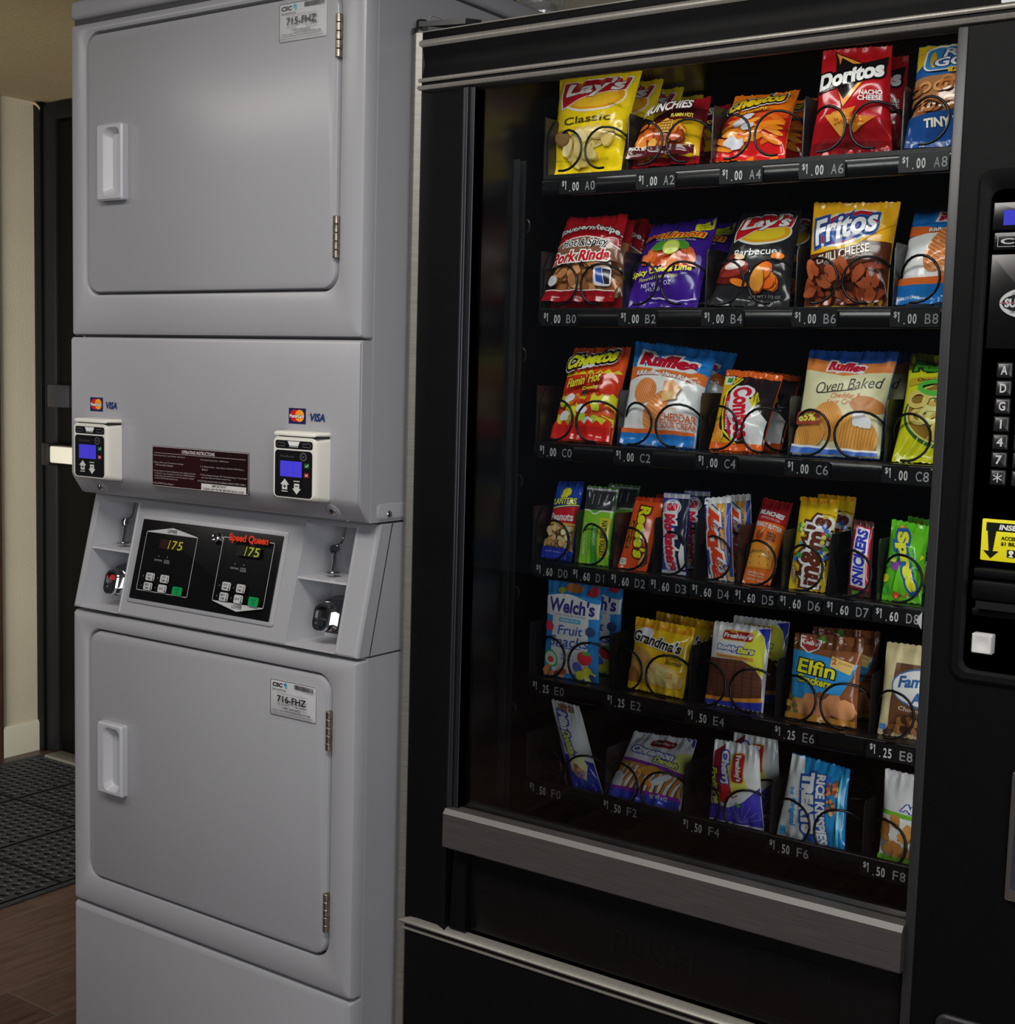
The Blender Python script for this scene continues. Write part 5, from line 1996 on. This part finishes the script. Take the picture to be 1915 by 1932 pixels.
def a_wel(A):
    A.band(lambda u: 1, lambda u: 0, '2c78b8')
    A.ell(.50, .955, .17, .05, 'b06c34')
    A.ell(.28, .915, .08, .03, 'a8b43c')
    A.blobs(.82, .92, .95, .97, 3, ['b02830', 'c83840'], .10, .045, 3, .1)
    A.rr(.16, .05, .84, .66, .004, 'ccd4ec')
    A.band(lambda u: .855 + .03 * math.sin(5.5 * u - .6), lambda u: .655 - .02 * math.sin(4 * u), 'ecebf0')
    A.text("Welch's", .50, .765, .86, .15, '342c74', bold=.035)
    A.text('FAMILY FARMER OWNED', .50, .668, .56, .022, '6c6c84')
    A.rect(.30, .595, .70, .64, '3c94c8')
    A.text('MIXED FRUIT', .50, .617, .34, .026, 'ecf0f4', bold=.02)
    A.text('Fruit', .52, .515, .46, .10, '34509c', rot=2, shear=.2, bold=.01)
    A.text('Snacks', .50, .395, .72, .11, '34509c', rot=2, shear=.2, bold=.01)
    A.line([(.26, .335), (.5, .325), (.72, .335)], .0014, '34509c')
    A.ell(.10, .53, .095, .055, 'b83450')
    A.ell(.88, .53, .080, .052, '34406c')
    A.ell(.16, .19, .135, .095, '3c9c54')
    A.ell(.16, .19, .11, .075, 'd0dcd4')
    A.ell(.16, .18, .06, .035, 'b04c3c')
    A.text('MADE WITH', .48, .25, .24, .026, '5c6c94')
    A.text('REAL FRUIT', .48, .21, .26, .026, '5c6c94')
    A.ell(.80, .245, .12, .075, 'b82c34')
    A.ell(.84, .30, .07, .02, '4c8c34')
    A.ell(.66, .14, .085, .055, '4c5ca8')
    A.blobs(.05, .03, .55, .08, 10, ['a84434', 'c8743c', '8c3c5c'], .08, .035, 4, .1)
    A.blobs(.70, .04, .95, .12, 7, ['d8b83c', 'e0c85c', 'c8942c'], .10, .05, 5, .1)
    A.ell(.92, .05, .06, .035, '3c4888')


snack('E0', 'fruit_snack_pouch', 'fruit snack pouch', 'light blue and white fruit snack pouch in slot E0, frontmost', .010, '2c78b8', a_wel, 1,
      'light blue and white fruit snack pouch in slot E0, second from the front', 'fruit snack pouches in slot E0', seal=.03, crease=.5)


def a_gra(A):
    A.band(lambda u: 1, lambda u: .88, 'c88c18')
    for k in range(8):
        A.band(lambda u, k=k: .985 - .013 * k, lambda u, k=k: .981 - .013 * k, 'a8721a')
    A.rr(.12, .74, .38, .885, .008, 'c8b8c0')
    A.text("Grandma's", .47, .72, .86, .16, '241a14', rot=-7, shear=.1, bold=.03, out='ece8e0', ow=.07)
    A.text('Peanut', .78, .535, .30, .065, '2c2014', rot=-3, shear=.2)
    A.text('Butter', .82, .46, .28, .065, '2c2014', rot=-3, shear=.2)
    A.ell(.22, .38, .26, .22, 'b08448', 0, 24, .04, random.Random(1))
    A.ell(.62, .24, .36, .19, 'c89a5c', -8, 26, .04, random.Random(2))
    A.ell(.62, .25, .30, .15, 'd4a868', -8, 24, .05, random.Random(3))
    A.blobs(.35, .14, .90, .36, 20, ['b8884a', 'dcb47c'], .04, .02, 4, .3)
    A.ell(.12, .18, .12, .14, '8c5c2c', 0, 18, .1, random.Random(4))
    A.band(lambda u: .10, lambda u: 0, 'd0981c')


snack('E2', 'cookie_pack', 'cookie pack', 'golden yellow cookie pack with black script in slot E2, frontmost', .015, 'd89a18', a_gra, 1,
      'golden yellow cookie pack in slot E2, second from the front', 'golden cookie packs in slot E2', crease=1.3)


def a_bud(A):
    A.band(lambda u: 1, lambda u: .56, 'dcdce4')
    A.poly([(1, 1), (.78, .97), (.92, .88), (.97, .75), (1, .7)], '2c3494')
    A.poly([(.70, .96), (.90, .90), (.95, .78), (.97, .40), (.70, .56), (.55, .62)], 'd8c83c')
    A.rr(.20, .80, .74, .925, .004, 'c89c34')
    A.rr(.21, .81, .73, .915, .004, '8c1c24')
    A.text("Mrs", .38, .915, .13, .045, 'd8983c', bold=.03, shear=.2)
    A.text("Freshley's", .47, .855, .48, .075, 'f0e8e4', bold=.04)
    A.text('Buddy', .33, .705, .36, .075, 'ecebf0', shear=.2, bold=.05, out='2c3494', ow=.10)
    A.text('Bars', .66, .700, .28, .075, 'e8d43c', shear=.2, bold=.05, out='2c3494', ow=.10)
    A.band(lambda u: .63 - .01 * u, lambda u: .59 - .01 * u, 'c8843c', u0=.14, u1=.80)
    A.text('PEANUT BUTTER WAFERS', .46, .605, .5, .02, '5c3010')
    A.poly([(.0, .57), (.62, .58), (.82, .52), (.97, .38), (.97, .06), (0, .06)], '553328')
    for k in range(6):
        A.line([(.06 + .15 * k, .08), (.06 + .15 * k, .56 - .03 * max(0, k - 3))], .0012, '442a20')
    for k in range(9):
        A.line([(.02, .10 + .052 * k), (.94, .10 + .052 * k)], .0006, '664034')
    A.band(lambda u: .10 + .07 * u * u, lambda u: .05, 'c87c2c')
    A.band(lambda u: .055 + .06 * u * u, lambda u: 0, '2c3494')


snack('E4', 'wafer_bar_pack', 'wafer pack', 'brown wafer bar pack with white and yellow top in slot E4, frontmost', .010, 'd4d4dc', a_bud, 1,
      'brown wafer bar pack with white and yellow top in slot E4, second from the front', 'wafer bar packs in slot E4', seal=.03, crease=.5)


def a_elf(A):
    A.band(lambda u: 1, lambda u: .84, '5c3420')
    A.poly([(.05, .93), (.45, 1), (.50, .92), (.1, .86)], '3c6c2c')
    A.poly([(.10, .99), (.42, .94), (.40, .84), (.26, .78), (.12, .86)], 'dcd8d8')
    A.poly([(.12, .97), (.40, .93), (.385, .85), (.26, .80), (.14, .87)], '8c2c2c')
    A.text('Keebler', .26, .905, .27, .055, 'ece8e4', rot=-8, bold=.03)
    A.poly([(.02, .82), (.55, .76), (.98, .70), (.92, .55), (.72, .22), (.70, .34), (.50, .36), (.26, .24), (.10, .22), (.04, .5)], '2c7cb0')
    A.text('Elfin', .42, .62, .56, .165, 'ecd428', rot=-6, bold=.025, out='241c14', ow=.06)
    A.text('Crackers', .40, .475, .52, .095, 'ecd428', rot=-6, bold=.03, out='241c14', ow=.05)
    A.poly([(.62, .78), (.95, .70), (.90, .58), (.62, .66)], 'c8a060')
    A.text('2', .67, .72, .07, .07, 'a84c1c', bold=.03)
    A.text('cookies', .82, .70, .18, .03, '8c4c1c', rot=-12)
    rnd = random.Random(5)
    for (u, v) in ((.36, .20), (.70, .22), (.52, .13), (.85, .18), (.22, .14)):
        A.ell(u, v, .16, .12, rnd.choice(['a8704c', 'b47c54']), 20, 16, .12, rnd)
    A.blobs(.03, .06, .18, .28, 12, ['8c7c2c', '5c6c2c', 'a88c3c'], .05, .03, 6, .2)
    A.band(lambda u: .07, lambda u: 0, '9c6c2c')


snack('E6', 'animal_cracker_pouch', 'cracker pouch', 'brown cracker pouch with blue banner and yellow lettering in slot E6, frontmost', .015, '74472c', a_elf, 1,
      'brown cracker pouch with blue banner in slot E6, second from the front', 'cracker pouches in slot E6', crease=1.2)


def a_amo(A):
    A.poly([(.20, .80), (1, .80), (1, .04), (.14, .04)], '583824')
    A.ell(.66, .555, .50, .215, '34608c', 0, 36)
    A.ell(.66, .555, .48, .195, 'c8ccd8', 0, 36)
    A.text('Famous', .62, .63, .70, .13, '2c5484', rot=6, shear=.25, bold=.04, out='e4e8f0', ow=.08)
    A.text('Amos', .74, .46, .52, .12, '2c5484', rot=6, shear=.25, bold=.04, out='e4e8f0', ow=.08)
    A.text('Chocolate Chip', .66, .30, .72, .06, 'd8ccb0', rot=-4, shear=.15)
    A.blobs(.15, .04, .98, .20, 26, ['7c5430', '946840', '6c4424', '3c2418'], .08, .045, 3, .25)
    A.rect(.04, .06, .13, .12, '3c74b0')


snack('E8', 'cookie_bag', 'cookie bag', 'beige and brown cookie bag with blue script in slot E8, beside the glass edge', .013, 'b8ac84', a_amo, rough=.35)

# --- row F


def a_don(A):
    A.band(lambda u: 1, lambda u: .38, 'c4c4cc')
    A.rr(.22, .90, .80, .985, .003, '8c5c4c')
    A.poly([(0, .40), (.5, .40), (1, .34), (1, 0), (0, 0)], '28349c')
    A.poly([(.30, .40), (.75, .40), (.85, .30), (.62, .12), (.20, .22)], 'c8c08c')
    A.blobs(.36, .17, .66, .26, 12, ['b87c4c', 'c88c5c', '9c6438'], .12, .04, 3, .2)
    for k in range(9):
        a = math.radians(200 + 20 * k)
        A.line([(.5, .22), (.5 + .42 * math.cos(a), .22 + .24 * math.sin(a))], .0007, '5c68c0')
    A.text('Mini', .42, .77, .24, .30, 'dcdcec', rot=-86, shear=.25, bold=.05, out='2c3c9c', ow=.11)
    A.text('Donuts', .45, .54, .26, .30, 'dccf4c', rot=-86, shear=.25, bold=.05, out='2c3c9c', ow=.11)
    A.poly([(.02, .56), (.16, .56), (.18, .26), (.04, .26)], '6c4ca4')
    A.text('CRUNCH', .10, .44, .14, .08, 'd8d0ec', rot=-87)


snack('F0', 'donut_pack', 'donut pack', 'white and blue donut pack slumped sideways in slot F0', .013, 'c4c4cc', a_don, seal=.04, crease=1.2)


def a_cin(A):
    A.band(lambda u: 1, lambda u: .60, 'c4c0c4')
    A.poly([(.78, .72), (1, .80), (1, .45), (.80, .5)], 'd0c464')
    A.poly([(.85, 1), (1, 1), (1, .88)], '2c3c8c')
    A.rr(.36, .80, .74, .925, .006, '8c1c24')
    A.text("Freshley's", .55, .865, .32, .07, 'd8b0b0', bold=.03)
    A.band(lambda u: .60 - .10 * u, lambda u: .10, '7c2c94')
    A.band(lambda u: .555 - .10 * u, lambda u: .15, 'b47a3c')
    rnd = random.Random(4)
    for k in range(10):
        u = .02 + .095 * k
        A.line([(u, .16), (u + .04, .25), (u + .11, .36), (u + .13, .50 - .08 * u)], .0046, 'dcd8d0')
        A.line([(u + .045, .17), (u + .08, .27), (u + .14, .40), (u + .15, .47 - .06 * u)], .0018, '6c3c1c')
    A.ell(.10, .26, .10, .12, 'c8ccd0', 20)
    A.ell(.72, .34, .16, .05, 'e0dcd4', 30)
    A.ell(.52, .44, .16, .06, 'd08a34', 10)
    A.ell(.50, .28, .12, .04, 'c87c2c', -10)
    A.text('Cinnamon', .50, .695, .66, .105, 'd8d8ec', rot=-4, shear=.25, bold=.05, out='2c3c9c', ow=.10)
    A.text('Danish', .74, .585, .34, .075, 'd8cc54', rot=-6, shear=.25, bold=.04, out='2c3464', ow=.09)
    A.band(lambda u: .135, lambda u: 0, '3440a4')
    A.band(lambda u: .17, lambda u: .13, '7c2c94')
    A.text('NET WT 4 OZ', .72, .125, .24, .05, 'dcdcec', bold=.02)


snack('F2', 'cinnamon_danish_pack', 'pastry pack', 'white and purple cinnamon danish pack with glazed pastry in slot F2', .018, 'c4c0c4', a_cin, crease=1.3)


def a_che(A):
    A.band(lambda u: 1, lambda u: .0, 'c8c8cc')
    A.poly([(.36, .90), (.66, .78), (.80, .50), (.50, .40), (.34, .55)], 'd0c05c')
    A.poly([(.04, .88), (.28, .98), (.26, .30), (.08, .28)], '8c1c2c')
    A.poly([(0, .26), (.40, .24), (.70, .34), (1, .52), (1, .05), (0, .03)], '4038a8')
    for k in range(8):
        a = math.radians(20 + 18 * k)
        A.line([(.60, .06), (.60 + .42 * math.cos(a), .06 + .28 * math.sin(a))], .0008, '7c74cc')
    A.text('Cherry', .33, .70, .42, .22, 'dcdcec', rot=-80, shear=.2, bold=.06, out='34309c', ow=.12)
    A.text('Fruit Pie', .14, .48, .44, .15, 'd8c83c', rot=-80, shear=.2, bold=.05, out='2c1c54', ow=.10)
    A.rr(.48, .56, .74, .90, .006, 'b8882c')
    A.rr(.50, .57, .72, .89, .005, '8c1c24')
    A.text("Freshley's", .61, .73, .29, .14, 'e8d8d4', rot=-84, bold=.04)
    A.ell(.38, .47, .105, .075, 'b01c24')
    A.ell(.34, .37, .095, .07, 'a8181f')
    A.line([(.44, .50), (.52, .38), (.62, .42)], .0018, '8c2c24')
    A.ell(.62, .30, .055, .022, '5c9c34', -30)
    A.band(lambda u: .05, lambda u: .015, 'dcdce0')


snack('F4', 'fruit_pie_pack', 'pastry pack', 'white and violet cherry fruit pie pack in slot F4, frontmost', .014, 'c8c8cc', a_che, 1,
      'white and violet cherry fruit pie pack in slot F4, second from the front', 'fruit pie packs in slot F4', crease=1.1)


def a_rkt(A):
    A.band(lambda u: 1, lambda u: 0, '1f7cb4')
    A.poly([(0, 1), (.22, 1), (.34, .62), (.42, .02), (.0, .02)], 'd4d8e0')
    A.poly([(.24, .80), (.74, .86), (.66, .02), (.40, .02), (.32, .50)], '2c58ac')
    A.text('TREATS', .42, .48, .72, .21, 'e4e8f0', rot=-82, bold=.08, out='24488c', ow=.14)
    A.text('RICE KRISPIES', .63, .44, .82, .15, 'e4e8f0', rot=-84, bold=.05, out='24488c', ow=.10)
    A.text('Original', .20, .34, .32, .12, '2c88c0', rot=-84, shear=.15, bold=.04)
    A.text('CRISPY MARSHMALLOW SQUARES', .285, .42, .40, .035, '3c5c94', rot=-83)
    A.text('THE', .14, .58, .10, .06, '2c88c0', rot=-84, bold=.03)
    A.rr(.03, .05, .13, .15, .002, '3c9cd4')
    A.text('210', .08, .10, .06, .04, '14305c', bold=.02)
    A.blobs(.72, .42, .88, .80, 28, ['a8542c', 'c07840', '8c4424', 'd89c60'], .035, .03, 6, .2)
    A.rect(.90, .06, .935, .92, '58b8e0')


snack('F6', 'crispy_rice_bar', 'snack bar', 'metallic blue crispy rice bar with white lettering in slot F6', .012, '1c76ae', a_rkt, seal=.04, metal=.4)


def a_app(A):
    A.band(lambda u: 1, lambda u: .58, 'bcbcc0')
    A.rr(.48, .76, .9, .86, .004, '8c1c24')
    A.text("Freshley's", .69, .81, .36, .05, 'd8b0b0', bold=.03)
    A.text('Apple', .55, .67, .46, .09, 'd8d8ec', rot=4, shear=.25, bold=.05, out='2c3c9c', ow=.11)
    A.text('Danish', .85, .66, .3, .08, 'd8d8ec', rot=4, shear=.25, bold=.05, out='2c3c9c', ow=.11)
    A.band(lambda u: .60, lambda u: .53, '64a02c')
    A.band(lambda u: .55, lambda u: .08, 'd8d4cc')
    A.blobs(.02, .12, .98, .52, 20, ['a8743c', 'b88448', '94602c'], .11, .075, 8, .18, '8c5c30')
    A.band(lambda u: .10, lambda u: .04, '5c982c')
    A.band(lambda u: .04, lambda u: 0, '34489c')


snack('F8', 'apple_danish_pack', 'pastry pack', 'white and green apple danish pack in slot F8, beside the glass edge', .018, 'bcbcc0', a_app, crease=1.1)
